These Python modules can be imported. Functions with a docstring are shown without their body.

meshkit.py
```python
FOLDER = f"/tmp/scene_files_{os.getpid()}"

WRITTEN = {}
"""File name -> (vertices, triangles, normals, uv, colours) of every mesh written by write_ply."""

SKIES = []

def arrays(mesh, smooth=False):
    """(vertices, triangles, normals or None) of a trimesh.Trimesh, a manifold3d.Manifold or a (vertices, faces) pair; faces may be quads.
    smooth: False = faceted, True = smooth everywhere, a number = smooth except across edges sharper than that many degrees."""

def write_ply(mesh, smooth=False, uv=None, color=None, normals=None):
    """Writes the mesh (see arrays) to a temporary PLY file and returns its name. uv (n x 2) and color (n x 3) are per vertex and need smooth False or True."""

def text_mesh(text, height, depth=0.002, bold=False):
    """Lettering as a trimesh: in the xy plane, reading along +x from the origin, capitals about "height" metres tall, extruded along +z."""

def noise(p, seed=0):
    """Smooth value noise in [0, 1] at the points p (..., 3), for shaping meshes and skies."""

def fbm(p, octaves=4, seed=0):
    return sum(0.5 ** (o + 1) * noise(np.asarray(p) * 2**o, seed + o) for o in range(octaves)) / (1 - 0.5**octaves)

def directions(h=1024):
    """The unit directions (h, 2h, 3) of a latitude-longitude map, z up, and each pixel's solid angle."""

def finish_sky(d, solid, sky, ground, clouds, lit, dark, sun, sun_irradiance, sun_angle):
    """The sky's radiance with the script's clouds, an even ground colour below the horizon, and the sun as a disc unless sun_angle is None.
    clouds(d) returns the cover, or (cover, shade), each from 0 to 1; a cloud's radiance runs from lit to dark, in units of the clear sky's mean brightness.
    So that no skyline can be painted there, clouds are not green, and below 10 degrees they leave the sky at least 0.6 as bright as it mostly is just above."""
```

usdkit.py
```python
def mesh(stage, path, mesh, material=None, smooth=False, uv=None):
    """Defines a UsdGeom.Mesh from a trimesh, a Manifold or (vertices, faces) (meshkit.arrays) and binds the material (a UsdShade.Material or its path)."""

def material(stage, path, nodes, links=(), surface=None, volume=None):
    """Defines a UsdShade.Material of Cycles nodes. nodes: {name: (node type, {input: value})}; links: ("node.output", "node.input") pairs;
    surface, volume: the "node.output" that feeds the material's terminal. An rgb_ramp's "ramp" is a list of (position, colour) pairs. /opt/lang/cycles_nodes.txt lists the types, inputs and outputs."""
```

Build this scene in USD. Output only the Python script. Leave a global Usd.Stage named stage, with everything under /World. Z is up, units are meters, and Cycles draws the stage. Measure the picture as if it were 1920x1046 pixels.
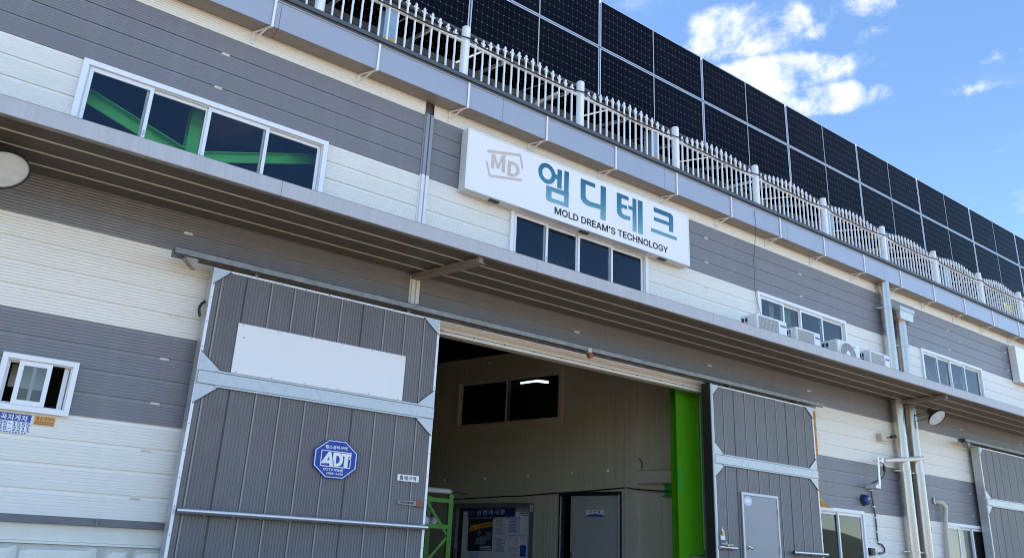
import math, random
import numpy as np, trimesh
import usdkit, meshkit
from pxr import Usd, UsdGeom, UsdLux, UsdShade, Gf, Sdf
from shapely.geometry import Polygon, Point, box as sbox
from shapely.ops import unary_union

stage = Usd.Stage.CreateInMemory()
UsdGeom.SetStageUpAxis(stage, UsdGeom.Tokens.z)
UsdGeom.SetStageMetersPerUnit(stage, 1.0)
UsdGeom.Xform.Define(stage, '/World')
UsdGeom.Scope.Define(stage, '/World/Looks')
rng = random.Random(7)

# ---------------------------------------------------------------- camera
CAM = (0.0, -9.5, 0.75)                       # wall face is the plane y = 0, x runs along it, z up
RIGHT = (0.803864, -0.593202, 0.043752)
UP = (-0.228491, -0.240046, 0.943488)
FWD = (0.549176, 0.768433, 0.328506)
cam = UsdGeom.Camera.Define(stage, '/World/camera')
cam.CreateHorizontalApertureAttr(36.0)
cam.CreateFocalLengthAttr(36.0 * 1504.68 / 1920.0)
m = Gf.Matrix4d(*RIGHT, 0, *UP, 0, *[-v for v in FWD], 0, *CAM, 1)
cam.AddTransformOp().Set(m)
cam.CreateExposureAttr(1.65)
# ---------------------------------------------------------------- sun and sky
SUN = np.array((-0.45, 0.27, 0.80)); SUN = SUN / np.linalg.norm(SUN)
sun = UsdLux.DistantLight.Define(stage, '/World/sun')
sun.CreateIntensityAttr(1.2); sun.CreateNormalizeAttr(True); sun.CreateAngleAttr(0.53)
sun.CreateColorAttr(Gf.Vec3f(1.0, 0.89, 0.74))
zax = SUN; xax = np.cross([0, 0, 1.0], zax); xax /= np.linalg.norm(xax); yax = np.cross(zax, xax)
sun.AddTransformOp().Set(Gf.Matrix4d(*xax, 0, *yax, 0, *zax, 0, 0, 0, 40, 1))
el = float(math.asin(SUN[2])); rot = float(math.atan2(SUN[0], SUN[1]))
LOOKS = '/World/Looks/'
nodes = {
    'sky': ('sky_texture', {'sky_type': 'single_scattering', 'sun_disc': False, 'sun_elevation': el, 'sun_rotation': rot, 'air_density': 1.0, 'aerosol_density': 0.4, 'ozone_density': 1.6}),
    'tc': ('texture_coordinate', {}),
    'sep': ('separate_xyz', {}),
    'zc': ('math', {'math_type': 'maximum', 'value2': 0.06}),
    'dx': ('math', {'math_type': 'divide'}), 'dy': ('math', {'math_type': 'divide'}),
    'cv': ('combine_xyz', {'z': 0.0}),
    # broken cumulus over the whole sky, thickened out of view to whiten the fill
    'n1': ('noise_texture', {'scale': 1.3, 'detail': 8.0, 'roughness': 0.55, 'distortion': 0.25}),
    'r1': ('map_range', {'range_type': 'smoothstep', 'from_min': 0.55, 'from_max': 0.74, 'to_min': 0.0, 'to_max': 0.95, 'clamp': True}),
    'mv': ('mapping', {'location': (3.9, 5.6, 0.0)}),
    # fine structure of the clouds
    'n2': ('noise_texture', {'scale': 17.0, 'detail': 10.0, 'roughness': 0.62, 'distortion': 0.25}),
    'bg': ('background_shader', {'strength': 0.1}),
    'hs': ('hsv', {'saturation': 1.12}),
    'mx': ('mix', {'color2': (3.9, 4.0, 4.2)}),
    'mxa': ('math', {'math_type': 'maximum', 'use_clamp': True}),
}
links = [('tc.generated', 'sep.vector'), ('sep.z', 'zc.value1'), ('sep.x', 'dx.value1'), ('zc.value', 'dx.value2'), ('sep.y', 'dy.value1'), ('zc.value', 'dy.value2'),
         ('dx.value', 'cv.x'), ('dy.value', 'cv.y'), ('cv.vector', 'mv.vector'), ('mv.vector', 'n1.vector'), ('tc.generated', 'n2.vector'), ('n1.fac', 'r1.value')]
# single clouds: direction, size along and across (of x/z, y/z), strength
CLOUDS = [((0.655, 0.482, 0.581), 0.115, 0.062, 0.88), ((0.640, 0.508, 0.575), 0.075, 0.05, 0.8), ((0.690, 0.486, 0.536), 0.15, 0.06, 1.15), ((0.727, 0.462, 0.507), 0.14, 0.055, 1.1),
          ((0.7095, 0.4161, 0.5687), 0.085, 0.036, 0.42), ((0.7245, 0.372, 0.5829), 0.09, 0.042, 0.42), ((0.808, 0.2905, 0.5126), 0.085, 0.036, 0.36), ((0.8148, 0.3102, 0.4898), 0.075, 0.03, 0.32),
          ((0.741, 0.407, 0.534), 0.07, 0.035, 0.36), ((0.727, 0.395, 0.562), 0.06, 0.03, 0.36)]
prev = None
for i, (d, sa, sb, st) in enumerate(CLOUDS):
    # offset in the sheet, turned so that 'along' follows the horizon
    px, py = d[0] / d[2], d[1] / d[2]
    a = math.atan2(py, px) + math.pi / 2
    nodes.update({f'o{i}': ('mapping', {'mapping_type': 'texture', 'location': (px, py, 0.0), 'rotation': (0.0, 0.0, a), 'scale': (sa * 1.45, sb * 1.75, 1.0)}),
                  f'g{i}': ('gradient_texture', {'gradient_type': 'spherical'}),
                  f's{i}': ('math', {'math_type': 'multiply', 'value2': st})})
    links += [('cv.vector', f'o{i}.vector'), (f'o{i}.vector', f'g{i}.vector'), (f'g{i}.fac', f's{i}.value1')]
    if prev:
        nodes[f'm{i}'] = ('math', {'math_type': 'maximum'})
        links += [(prev, f'm{i}.value1'), (f's{i}.value', f'm{i}.value2')]; prev = f'm{i}.value'
    else:
        prev = f's{i}.value'
nodes.update({'th': ('math', {'math_type': 'multiply_add', 'value2': 0.62, 'value3': -0.31}),       # noise - threshold
              'ad': ('math', {'math_type': 'multiply_add', 'value2': 3.4, 'value3': -1.86}),
              'sm': ('math', {'math_type': 'add', 'use_clamp': False}),
              'r2': ('map_range', {'range_type': 'smoothstep', 'from_min': -0.08, 'from_max': 0.80, 'to_min': 0.0, 'to_max': 0.88, 'clamp': True}),
              'sh': ('math', {'math_type': 'multiply', 'value2': 1.0}),
              'gate': ('map_range', {'range_type': 'smoothstep', 'from_min': 0.04, 'from_max': 0.5, 'to_min': 0.0, 'to_max': 0.55, 'clamp': True})})
# cover = smoothstep(gate(blob) + (noise - 0.5) * blob-limited)
links += [(prev, 'gate.value'), ('n2.fac', 'ad.value1'), ('gate.result', 'sm.value1'), ('ad.value', 'sh.value1'), ('sh.value', 'sm.value2')]
nodes['mul'] = ('math', {'math_type': 'multiply'})
nodes['lim'] = ('map_range', {'range_type': 'smoothstep', 'from_min': 0.0, 'from_max': 0.22, 'to_min': 0.0, 'to_max': 1.0, 'clamp': True})
links += [('sm.value', 'r2.value'), (prev, 'lim.value'), ('r2.result', 'mul.value1'), ('lim.result', 'mul.value2'),
          ('mul.value', 'mxa.value1'), ('r1.result', 'mxa.value2'), ('mxa.value', 'mx.fac'), ('sky.color', 'hs.color'), ('hs.color', 'mx.color1'), ('mx.color', 'bg.color')]
skymat = usdkit.material(stage, LOOKS + 'sky_look', nodes, links, surface='bg.background')
dome = UsdLux.DomeLight.Define(stage, '/World/sky')
UsdShade.MaterialBindingAPI.Apply(dome.GetPrim()).Bind(skymat)
dome.GetPrim().SetCustomDataByKey('kind', 'structure')

# ---------------------------------------------------------------- materials
def look(name, color, rough=0.5, metal=0.0, var=0.12, scale=3.0, stretch=(1, 1, 1), bump=0.0, bscale=60.0, spec=0.5, fine=0.0, emit=None, dirt=None, rvar=0.0):
    """A principled surface whose colour wanders a little (noise in world space), with optional fine bump and vertical dirt runs."""
    c = np.array(color, float)
    n = {'geo': ('geometry', {}), 'map': ('mapping', {'scale': tuple(float(s) for s in stretch)}),
         'ns': ('noise_texture', {'scale': float(scale), 'detail': 5.0, 'roughness': 0.6}),
         'rp': ('rgb_ramp', {'ramp': [(0.25, tuple(c * (1 - var))), (0.75, tuple(np.minimum(c * (1 + var * 0.6), 0.95)))]}),
         'p': ('principled_bsdf', {'roughness': float(rough), 'metallic': float(metal), 'specular_ior_level': float(spec)})}
    l = [('geo.position', 'map.vector'), ('map.vector', 'ns.vector'), ('ns.fac', 'rp.fac')]
    last = 'rp.color'
    if dirt is not None:                       # (colour, amount): streaks running down the surface
        n['dm'] = ('mapping', {'scale': (5.5, 5.5, 0.28)})
        n['dn'] = ('noise_texture', {'scale': 1.0, 'detail': 6.0, 'roughness': 0.65})
        n['dr'] = ('map_range', {'from_min': 0.5, 'from_max': 0.78, 'to_min': 0.0, 'to_max': float(dirt[1]), 'clamp': True})
        n['dx'] = ('mix', {'color2': tuple(dirt[0])})
        l += [('geo.position', 'dm.vector'), ('dm.vector', 'dn.vector'), ('dn.fac', 'dr.value'), ('dr.result', 'dx.fac'), (last, 'dx.color1')]
        last = 'dx.color'
    l.append((last, 'p.base_color'))
    if rvar:
        n['rr'] = ('map_range', {'from_min': 0.3, 'from_max': 0.7, 'to_min': float(rough - rvar), 'to_max': float(rough + rvar), 'clamp': True})
        l += [('ns.fac', 'rr.value'), ('rr.result', 'p.roughness')]
    if bump:
        n['bn'] = ('noise_texture', {'scale': float(bscale), 'detail': 4.0})
        n['bp'] = ('bump', {'strength': float(bump), 'distance': 0.01})
        l += [('geo.position', 'bn.vector'), ('bn.fac', 'bp.height'), ('bp.normal', 'p.normal')]
    if emit:
        n['p'][1].update({'emission_color': tuple(emit[0]), 'emission_strength': float(emit[1])})
    return usdkit.material(stage, LOOKS + name, n, l, surface='p.BSDF')


def pane_look(name, tint, ior=1.5, gloss=(1, 1, 1), dust_sheen=0.02, film=(0.5, 0.5, 0.5)):
    return usdkit.material(stage, LOOKS + name, {
        'fr': ('fresnel', {'IOR': ior}), 'tr': ('transparent_bsdf', {'color': tint}), 'gl': ('glossy_bsdf', {'color': gloss, 'roughness': 0.02}),
        'df': ('diffuse_bsdf', {'color': film}),
        'geo': ('geometry', {}), 'dn': ('noise_texture', {'scale': 9.0, 'detail': 6.0, 'roughness': 0.7}),
        'dr': ('map_range', {'from_min': 0.3, 'from_max': 0.75, 'to_min': dust_sheen * 0.75, 'to_max': dust_sheen * 1.45, 'clamp': True}),
        'm1': ('mix_closure', {}), 'm2': ('mix_closure', {})},
        [('fr.fac', 'm1.fac'), ('tr.BSDF', 'm1.closure1'), ('gl.BSDF', 'm1.closure2'), ('geo.position', 'dn.vector'), ('dn.fac', 'dr.value'), ('dr.result', 'm2.fac'),
         ('m1.closure', 'm2.closure1'), ('df.BSDF', 'm2.closure2')], surface='m2.closure')


GRIME = (0.20, 0.17, 0.14)
L = {
    'white_clad': look('white_cladding', (0.80, 0.77, 0.705), 0.42, var=0.03, scale=0.6, dirt=(GRIME, 0.05)),
    'grey_clad': look('grey_cladding', (0.188, 0.187, 0.203), 0.36, var=0.05, scale=0.6, spec=0.7, dirt=((0.34, 0.34, 0.34), 0.22)),
    'clip': look('clip_white', (0.72, 0.70, 0.64), 0.5, var=0.15, scale=20),
    'core': look('wall_core', (0.12, 0.12, 0.115), 0.8),
    'trim_white': look('trim_white', (0.74, 0.74, 0.73), 0.4, var=0.06, scale=2, dirt=(GRIME, 0.15)),
    'trim_grey': look('trim_grey', (0.27, 0.28, 0.31), 0.4, var=0.08, scale=2),
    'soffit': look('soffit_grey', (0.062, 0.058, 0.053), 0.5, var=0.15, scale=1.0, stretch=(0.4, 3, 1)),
    'cover': look('cover_strip', (0.55, 0.52, 0.47), 0.5, var=0.1, scale=4),
    'fascia': look('fascia_weathered', (0.42, 0.42, 0.44), 0.5, var=0.12, scale=1.0, stretch=(26, 26, 1.2), dirt=((0.28, 0.26, 0.25), 0.22)),
    'gutter': look('gutter_metal', (0.40, 0.41, 0.45), 0.32, metal=0.35, var=0.06, scale=1.2),
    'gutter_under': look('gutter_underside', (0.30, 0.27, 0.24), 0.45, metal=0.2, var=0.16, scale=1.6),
    'bracket': look('bracket_paint', (0.80, 0.79, 0.79), 0.45, var=0.1, scale=8, dirt=((0.45, 0.25, 0.12), 0.3)),
    'rust': look('rust_run', (0.55, 0.27, 0.05), 0.8, var=0.5, scale=9, stretch=(3, 3, 0.7)),
    'plaster': look('plinth_paint', (0.73, 0.70, 0.61), 0.6, var=0.07, scale=3, bump=0.35, bscale=14, dirt=(GRIME, 0.1)),
    'stone': look('stone_paint', (0.75, 0.72, 0.64), 0.65, var=0.08, scale=4, bump=0.8, bscale=45),
    'mortar': look('mortar_paint', (0.50, 0.475, 0.42), 0.7, var=0.1, scale=6, bump=0.4, bscale=30),
    'drip': look('drip_flashing', (0.23, 0.225, 0.22), 0.5, metal=0.1, var=0.25, scale=6, stretch=(1, 1, 3)),
    'galv': look('galvanised_steel', (0.50, 0.52, 0.535), 0.38, metal=0.5, var=0.09, scale=9, rvar=0.08),
    'galv_dull': look('galvanised_dull', (0.27, 0.27, 0.265), 0.5, metal=0.5, var=0.35, scale=9, dirt=((0.25, 0.22, 0.18), 0.4)),
    'door_grey': look('door_grey', (0.150, 0.146, 0.150), 0.42, var=0.12, scale=2.0, dirt=((0.24, 0.225, 0.205), 0.25)),
    'door_rib': look('door_joint_light', (0.27, 0.255, 0.24), 0.4, var=0.1, scale=3),
    'door_dark': look('door_joint_shade', (0.05, 0.05, 0.05), 0.6),  # dark joints, also shade painted at rail and gusset edges
    'alu': look('aluminium_edge', (0.74, 0.73, 0.76), 0.35, metal=0.3, var=0.06, scale=4),
    'rubber': look('black_rubber', (0.02, 0.02, 0.02), 0.6),
    'board_white': look('white_board', (0.74, 0.735, 0.735), 0.45, var=0.025, scale=2.5),
    'steel_pipe': look('stainless_pipe', (0.60, 0.56, 0.51), 0.30, metal=0.9, var=0.08, scale=5, rvar=0.06),
    'pipe_bar': look('bumper_tube', (0.68, 0.69, 0.72), 0.24, metal=0.9, var=0.06, scale=6),
    'pvc': look('window_frame_white', (0.80, 0.80, 0.81), 0.3, var=0.03, scale=4),
    'sash': look('sash_aluminium', (0.66, 0.67, 0.69), 0.3, metal=0.2, var=0.05, scale=4),
    'navy_glass': pane_look('tinted_glass', (0.93, 0.98, 0.95), 1.5, dust_sheen=0.11, film=(0.001, 0.040, 0.115)),  # navy film: glass tint plus the blue sky reflection painted in
    'clear_glass': pane_look('clear_glass', (0.72, 0.80, 0.80), 1.75),
    'sign_white': look('sign_face', (0.80, 0.785, 0.765), 0.35, var=0.02, scale=1.5),
    'black': look('black_print', (0.012, 0.012, 0.014), 0.5),
    'tan': look('faded_tan_print', (0.56, 0.47, 0.42), 0.5, var=0.12, scale=3),
    'adt_blue': look('sign_blue', (0.004, 0.035, 0.27), 0.35, var=0.05),
    'print_white': look('print_white', (0.78, 0.775, 0.77), 0.4),
    'rail_white': look('railing_paint', (0.80, 0.835, 0.88), 0.4, var=0.03, scale=6),
    'module_frame': look('module_frame', (0.70, 0.71, 0.74), 0.32, metal=0.6, var=0.05),
    'module_dark': look('module_dark_edge', (0.045, 0.045, 0.05), 0.4),
    'steel_blue': look('column_steel', (0.34, 0.43, 0.52), 0.4, metal=0.3, var=0.12),
    'yellow': look('yellow_paint', (0.75, 0.40, 0.03), 0.5, var=0.12, scale=9),
    'green': look('green_paint', (0.066, 0.270, 0.005), 0.38, var=0.10, scale=2.5),
    'green_up': look('green_beam_paint', (0.16, 0.82, 0.18), 0.4, var=0.05),
    'green_touch': look('green_touch_up', (0.03, 0.30, 0.03), 0.4, var=0.1),
    'ivory': look('ivory_panel', (0.46, 0.435, 0.31), 0.5, var=0.06, scale=1.5),
    'ivory_trim': look('ivory_trim', (0.50, 0.46, 0.36), 0.5, var=0.10, scale=3, dirt=(GRIME, 0.3)),
    'dark_frame': look('dark_bronze', (0.035, 0.034, 0.032), 0.35, metal=0.4),
    'door_leaf': look('grey_door_paint', (0.36, 0.37, 0.34), 0.45, var=0.06, scale=2, dirt=(GRIME, 0.25)),
    'pd_leaf': look('pedestrian_leaf', (0.27, 0.275, 0.30), 0.4, metal=0.2, var=0.06, scale=3),
    'chrome': look('chrome', (0.75, 0.74, 0.72), 0.12, metal=1.0, var=0.02),
    'brass': look('brass', (0.55, 0.38, 0.16), 0.3, metal=1.0, var=0.1, scale=40),
    'black_metal': look('black_metal', (0.03, 0.03, 0.03), 0.4, metal=0.3),
    'lamp_shell': look('lamp_shell', (0.12, 0.10, 0.085), 0.42, metal=0.4, var=0.1),
    'ac_white': look('unit_casing', (0.80, 0.80, 0.78), 0.42, var=0.03, scale=3, dirt=((0.5, 0.46, 0.4), 0.12)),
    'ac_grille': look('unit_grille', (0.50, 0.49, 0.47), 0.5, var=0.05),
    'ac_dark': look('unit_dark', (0.03, 0.03, 0.035), 0.5),
    'ac_blue': look('unit_badge_blue', (0.05, 0.09, 0.30), 0.4),
    'ac_red': look('unit_badge_pale_red', (0.62, 0.42, 0.38), 0.4),
    'hose': look('wrapped_hose', (0.62, 0.59, 0.51), 0.6, var=0.15, scale=20, bump=0.5, bscale=60),
    'cable': look('cable_grey', (0.10, 0.105, 0.11), 0.5),
    'cable_black': look('cable_black', (0.012, 0.012, 0.012), 0.5),
    'beige': look('beige_plastic', (0.55, 0.50, 0.36), 0.5),
    'antenna': look('antenna_white', (0.72, 0.71, 0.66), 0.4, var=0.06),
    'siren': look('siren_blue', (0.006, 0.045, 0.16), 0.25),
    'orange_print': look('orange_print', (0.72, 0.36, 0.10), 0.5, var=0.08),
    'brown_print': look('brown_print', (0.22, 0.07, 0.03), 0.5),
    'blue_print': look('blue_print', (0.02, 0.075, 0.33), 0.45),
    'poster_dark': look('poster_dark', (0.028, 0.035, 0.045), 0.45, var=0.5, scale=9),
    'poster_mid': look('poster_mid', (0.16, 0.20, 0.25), 0.45, var=0.4, scale=14),
    'poster_yellow': look('poster_yellow', (0.75, 0.40, 0.02), 0.45),
    'paper': look('paper_white', (0.70, 0.71, 0.72), 0.6, var=0.05),
    'paper_blue': look('paper_pale_blue', (0.50, 0.55, 0.72), 0.6, var=0.05),
    'ink': look('ink_grey', (0.12, 0.12, 0.13), 0.6),
    'navy': look('navy_print', (0.012, 0.03, 0.11), 0.45),
    'concrete': look('concrete', (0.20, 0.168, 0.130), 0.85, var=0.15, scale=0.7, bump=0.2, bscale=30),
    'beam_dull': look('canopy_beam_paint', (0.21, 0.185, 0.155), 0.5, var=0.15, scale=4),
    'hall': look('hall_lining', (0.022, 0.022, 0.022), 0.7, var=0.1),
    'hall_floor': look('hall_floor', (0.15, 0.15, 0.135), 0.5, var=0.15, scale=1.2),
    'forest': look('forest', (0.035, 0.055, 0.028), 0.9, var=0.5, scale=0.05, bump=1.0, bscale=0.4),
    'roof_metal': look('roof_metal', (0.10, 0.10, 0.105), 0.5, metal=0.2, var=0.12),
    'curtain': look('curtain_green', (0.25, 0.55, 0.22), 0.8, var=0.1),
    'curtain_w': look('curtain_white', (0.70, 0.72, 0.72), 0.8, var=0.1),
    'purple': look('jar_lid_purple', (0.20, 0.06, 0.25), 0.4),
    'tube_light': look('tube_light', (0.9, 0.9, 0.9), 0.5, emit=((0.85, 0.95, 1.0), 0.7)),
    'pink_tape': look('film_roll', (0.62, 0.55, 0.55), 0.45, var=0.12, scale=9),
}
# blue lettering of the company sign: printed from dark (top) to pale (bottom) teal
L['sign_teal'] = usdkit.material(stage, LOOKS + 'sign_teal', {
    'geo': ('geometry', {}), 's': ('separate_xyz', {}), 'r': ('map_range', {'from_min': 6.22, 'from_max': 6.86, 'clamp': True}),
    'rp': ('rgb_ramp', {'ramp': [(0.0, (0.17, 0.38, 0.43)), (0.45, (0.045, 0.205, 0.29)), (1.0, (0.008, 0.10, 0.175))]}), 'p': ('principled_bsdf', {'roughness': 0.4})},
    [('geo.position', 's.vector'), ('s.z', 'r.value'), ('r.result', 'rp.fac'), ('rp.color', 'p.base_color')], surface='p.BSDF')
# photovoltaic glass: 13 x 6 half cells for each half of a module (uv counts cells), pale gaps and bright corner dots printed under the glass
def module_glass(name, linec, dot, wu, wv, base, spec=0.04):
    n = {'uv': ('texture_coordinate', {}), 's': ('separate_xyz', {}), 'fu': ('math', {'math_type': 'fraction'}), 'fv': ('math', {'math_type': 'fraction'}),
         'u1': ('math', {'math_type': 'subtract', 'value2': 0.5}), 'u2': ('math', {'math_type': 'absolute'}), 'v1': ('math', {'math_type': 'subtract', 'value2': 0.5}), 'v2': ('math', {'math_type': 'absolute'}),
         'lu': ('math', {'math_type': 'greater_than', 'value2': 0.5 - wu}), 'lv': ('math', {'math_type': 'greater_than', 'value2': 0.5 - wv}),
         'lu2': ('math', {'math_type': 'multiply', 'value2': 0.55}), 'mx': ('math', {'math_type': 'maximum'}),
         'du': ('math', {'math_type': 'greater_than', 'value2': 0.5 - wu * 2.3}), 'dv': ('math', {'math_type': 'greater_than', 'value2': 0.5 - wv * 2.3}), 'dd': ('math', {'math_type': 'multiply'}),
         'geo': ('geometry', {}), 'ns': ('noise_texture', {'scale': 1.1, 'detail': 3.0}), 'rb': ('rgb_ramp', {'ramp': [(0.3, tuple(np.array(base) * 0.7)), (0.7, tuple(np.array(base) * 1.4))]}),
         'oi': ('object_info', {}), 'or': ('map_range', {'to_min': 0.25, 'to_max': 0.75}), 'on': ('mix', {'fac': 0.5}), 'rn': ('map_range', {'from_min': 0.3, 'from_max': 0.7, 'to_min': 0.2, 'to_max': 0.36}), 'm1': ('mix', {'color2': linec}), 'm2': ('mix', {'color2': dot}), 'p': ('principled_bsdf', {'roughness': 0.28, 'specular_ior_level': spec})}
    l = [('uv.UV', 's.vector'), ('s.x', 'fu.value1'), ('s.y', 'fv.value1'), ('fu.value', 'u1.value1'), ('u1.value', 'u2.value1'), ('fv.value', 'v1.value1'), ('v1.value', 'v2.value1'),
         ('u2.value', 'lu.value1'), ('v2.value', 'lv.value1'), ('lu.value', 'lu2.value1'), ('lu2.value', 'mx.value1'), ('lv.value', 'mx.value2'), ('u2.value', 'du.value1'), ('v2.value', 'dv.value1'),
         ('du.value', 'dd.value1'), ('dv.value', 'dd.value2'), ('geo.position', 'ns.vector'), ('oi.random', 'or.value'), ('or.result', 'on.color1'), ('ns.fac', 'on.color2'), ('on.color', 'rb.fac'), ('ns.fac', 'rn.value'), ('rn.result', 'p.roughness'), ('rb.color', 'm1.color1'), ('mx.value', 'm1.fac'), ('m1.color', 'm2.color1'), ('dd.value', 'm2.fac'), ('m2.color', 'p.base_color')]
    return usdkit.material(stage, LOOKS + name, n, l, surface='p.BSDF')
L['cells'] = module_glass('cell_glass', (0.036, 0.043, 0.056), (0.26, 0.28, 0.30), 0.030, 0.015, (0.0028, 0.0035, 0.0065))
L['cells_back'] = module_glass('cell_glass_back', (0.03, 0.03, 0.032), (0.45, 0.46, 0.48), 0.035, 0.02, (0.0015, 0.0015, 0.002), 0.0)

# ---------------------------------------------------------------- helpers
COUNT = {}
def numbered(parent, name):
    k = COUNT.get((parent, name), 0); COUNT[(parent, name)] = k + 1
    return f'{parent}/{name}' if k == 0 else f'{parent}/{name}_{k:03d}'


class MB:
    """Collects shapes into one mesh."""
    def __init__(self): self.v, self.f, self.n = [], [], 0
    def add(self, v, f):
        v = np.asarray(v, float); f = np.asarray(f, int)
        if f.shape[1] == 4: f = np.vstack([f[:, [0, 1, 2]], f[:, [0, 2, 3]]])
        self.v.append(v); self.f.append(f + self.n); self.n += len(v); return self
    def tri(self, t): return self.add(t.vertices, t.faces)
    def hexa(self, a, b):                       # two quads of four corners each
        v = list(a) + list(b)
        return self.add(v, [[3, 2, 1, 0], [4, 5, 6, 7], [0, 1, 5, 4], [1, 2, 6, 5], [2, 3, 7, 6], [3, 0, 4, 7]])
    def box(self, x0, x1, y0, y1, z0, z1):
        return self.hexa([(x0, y0, z0), (x1, y0, z0), (x1, y1, z0), (x0, y1, z0)], [(x0, y0, z1), (x1, y0, z1), (x1, y1, z1), (x0, y1, z1)])
    def quad(self, a, b, c, d): return self.add([a, b, c, d], [[0, 1, 2, 3]])
    def bar(self, p, q, w, h, up=(0, 0, 1)):   # a square bar from p to q
        p, q = np.array(p, float), np.array(q, float); d = q - p; d /= np.linalg.norm(d)
        u = np.array(up, float); s = np.cross(d, u)
        if np.linalg.norm(s) < 1e-6: s = np.cross(d, (1, 0, 0))
        s /= np.linalg.norm(s); u = np.cross(s, d)
        c = [(-w / 2, -h / 2), (w / 2, -h / 2), (w / 2, h / 2), (-w / 2, h / 2)]
        return self.hexa([p + s * a + u * b for a, b in c], [q + s * a + u * b for a, b in c])
    def tube(self, pts, r, n=10, caps=True):
        pts = np.array(pts, float); k = len(pts); rr = np.full(k, r) if np.ndim(r) == 0 else np.array(r, float)
        t = np.gradient(pts, axis=0); t /= np.linalg.norm(t, axis=1)[:, None]
        a = np.cross(t[0], (0, 0, 1.0))
        if np.linalg.norm(a) < 1e-3: a = np.cross(t[0], (1.0, 0, 0))
        vs = []
        for i in range(k):
            a = a - t[i] * np.dot(a, t[i]); a /= np.linalg.norm(a); b = np.cross(t[i], a)
            for j in range(n):
                w = 2 * math.pi * j / n; vs.append(pts[i] + rr[i] * (a * math.cos(w) + b * math.sin(w)))
        f = [[i * n + j, i * n + (j + 1) % n, (i + 1) * n + (j + 1) % n, (i + 1) * n + j] for i in range(k - 1) for j in range(n)]
        self.add(vs, f)
        if caps:
            for i, fl in ((0, True), (k - 1, False)):
                ring = vs[i * n:(i + 1) * n]; o = [0, *range(n)]
                self.add(ring, [[0, j + 1, j] if fl else [0, j, j + 1] for j in range(1, n - 1)])
        return self
    def lathe(self, prof, o, ax, n=20):         # prof: (distance along the axis, radius)
        ax = np.array(ax, float); ax /= np.linalg.norm(ax); a = np.cross(ax, (0, 0, 1.0))
        if np.linalg.norm(a) < 1e-3: a = np.array([1.0, 0, 0])
        a /= np.linalg.norm(a); b = np.cross(ax, a); o = np.array(o, float)
        vs = [o + ax * h + r * (a * math.cos(2 * math.pi * j / n) + b * math.sin(2 * math.pi * j / n)) for h, r in prof for j in range(n)]
        return self.add(vs, [[i * n + j, i * n + (j + 1) % n, (i + 1) * n + (j + 1) % n, (i + 1) * n + j] for i in range(len(prof) - 1) for j in range(n)])
    def poly(self, shp, y0, y1):                # a flat shape in (x, z) between two depths
        for g in getattr(shp, 'geoms', [shp]):
            if g.is_empty or g.area < 1e-9: continue
            t = trimesh.creation.extrude_polygon(g, 1.0, engine='earcut'); v = t.vertices
            self.add(np.stack([v[:, 0], y0 + (y1 - y0) * (1 - v[:, 2]), v[:, 1]], 1), t.faces)
        return self
    def build(self, name, mat, parent='/World', smooth=False, uv=None):
        path = numbered(parent, name); v = np.vstack(self.v); f = np.vstack(self.f)
        usdkit.mesh(stage, path, (v, f), L[mat] if isinstance(mat, str) else mat, smooth=smooth, uv=uv)
        return path


def tag(path, label=None, category=None, group=None, kind=None):
    p = stage.GetPrimAtPath(path)
    for k, v in (('label', label), ('category', category), ('group', group), ('kind', kind)):
        if v: p.SetCustomDataByKey(k, v)
    return path


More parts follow.
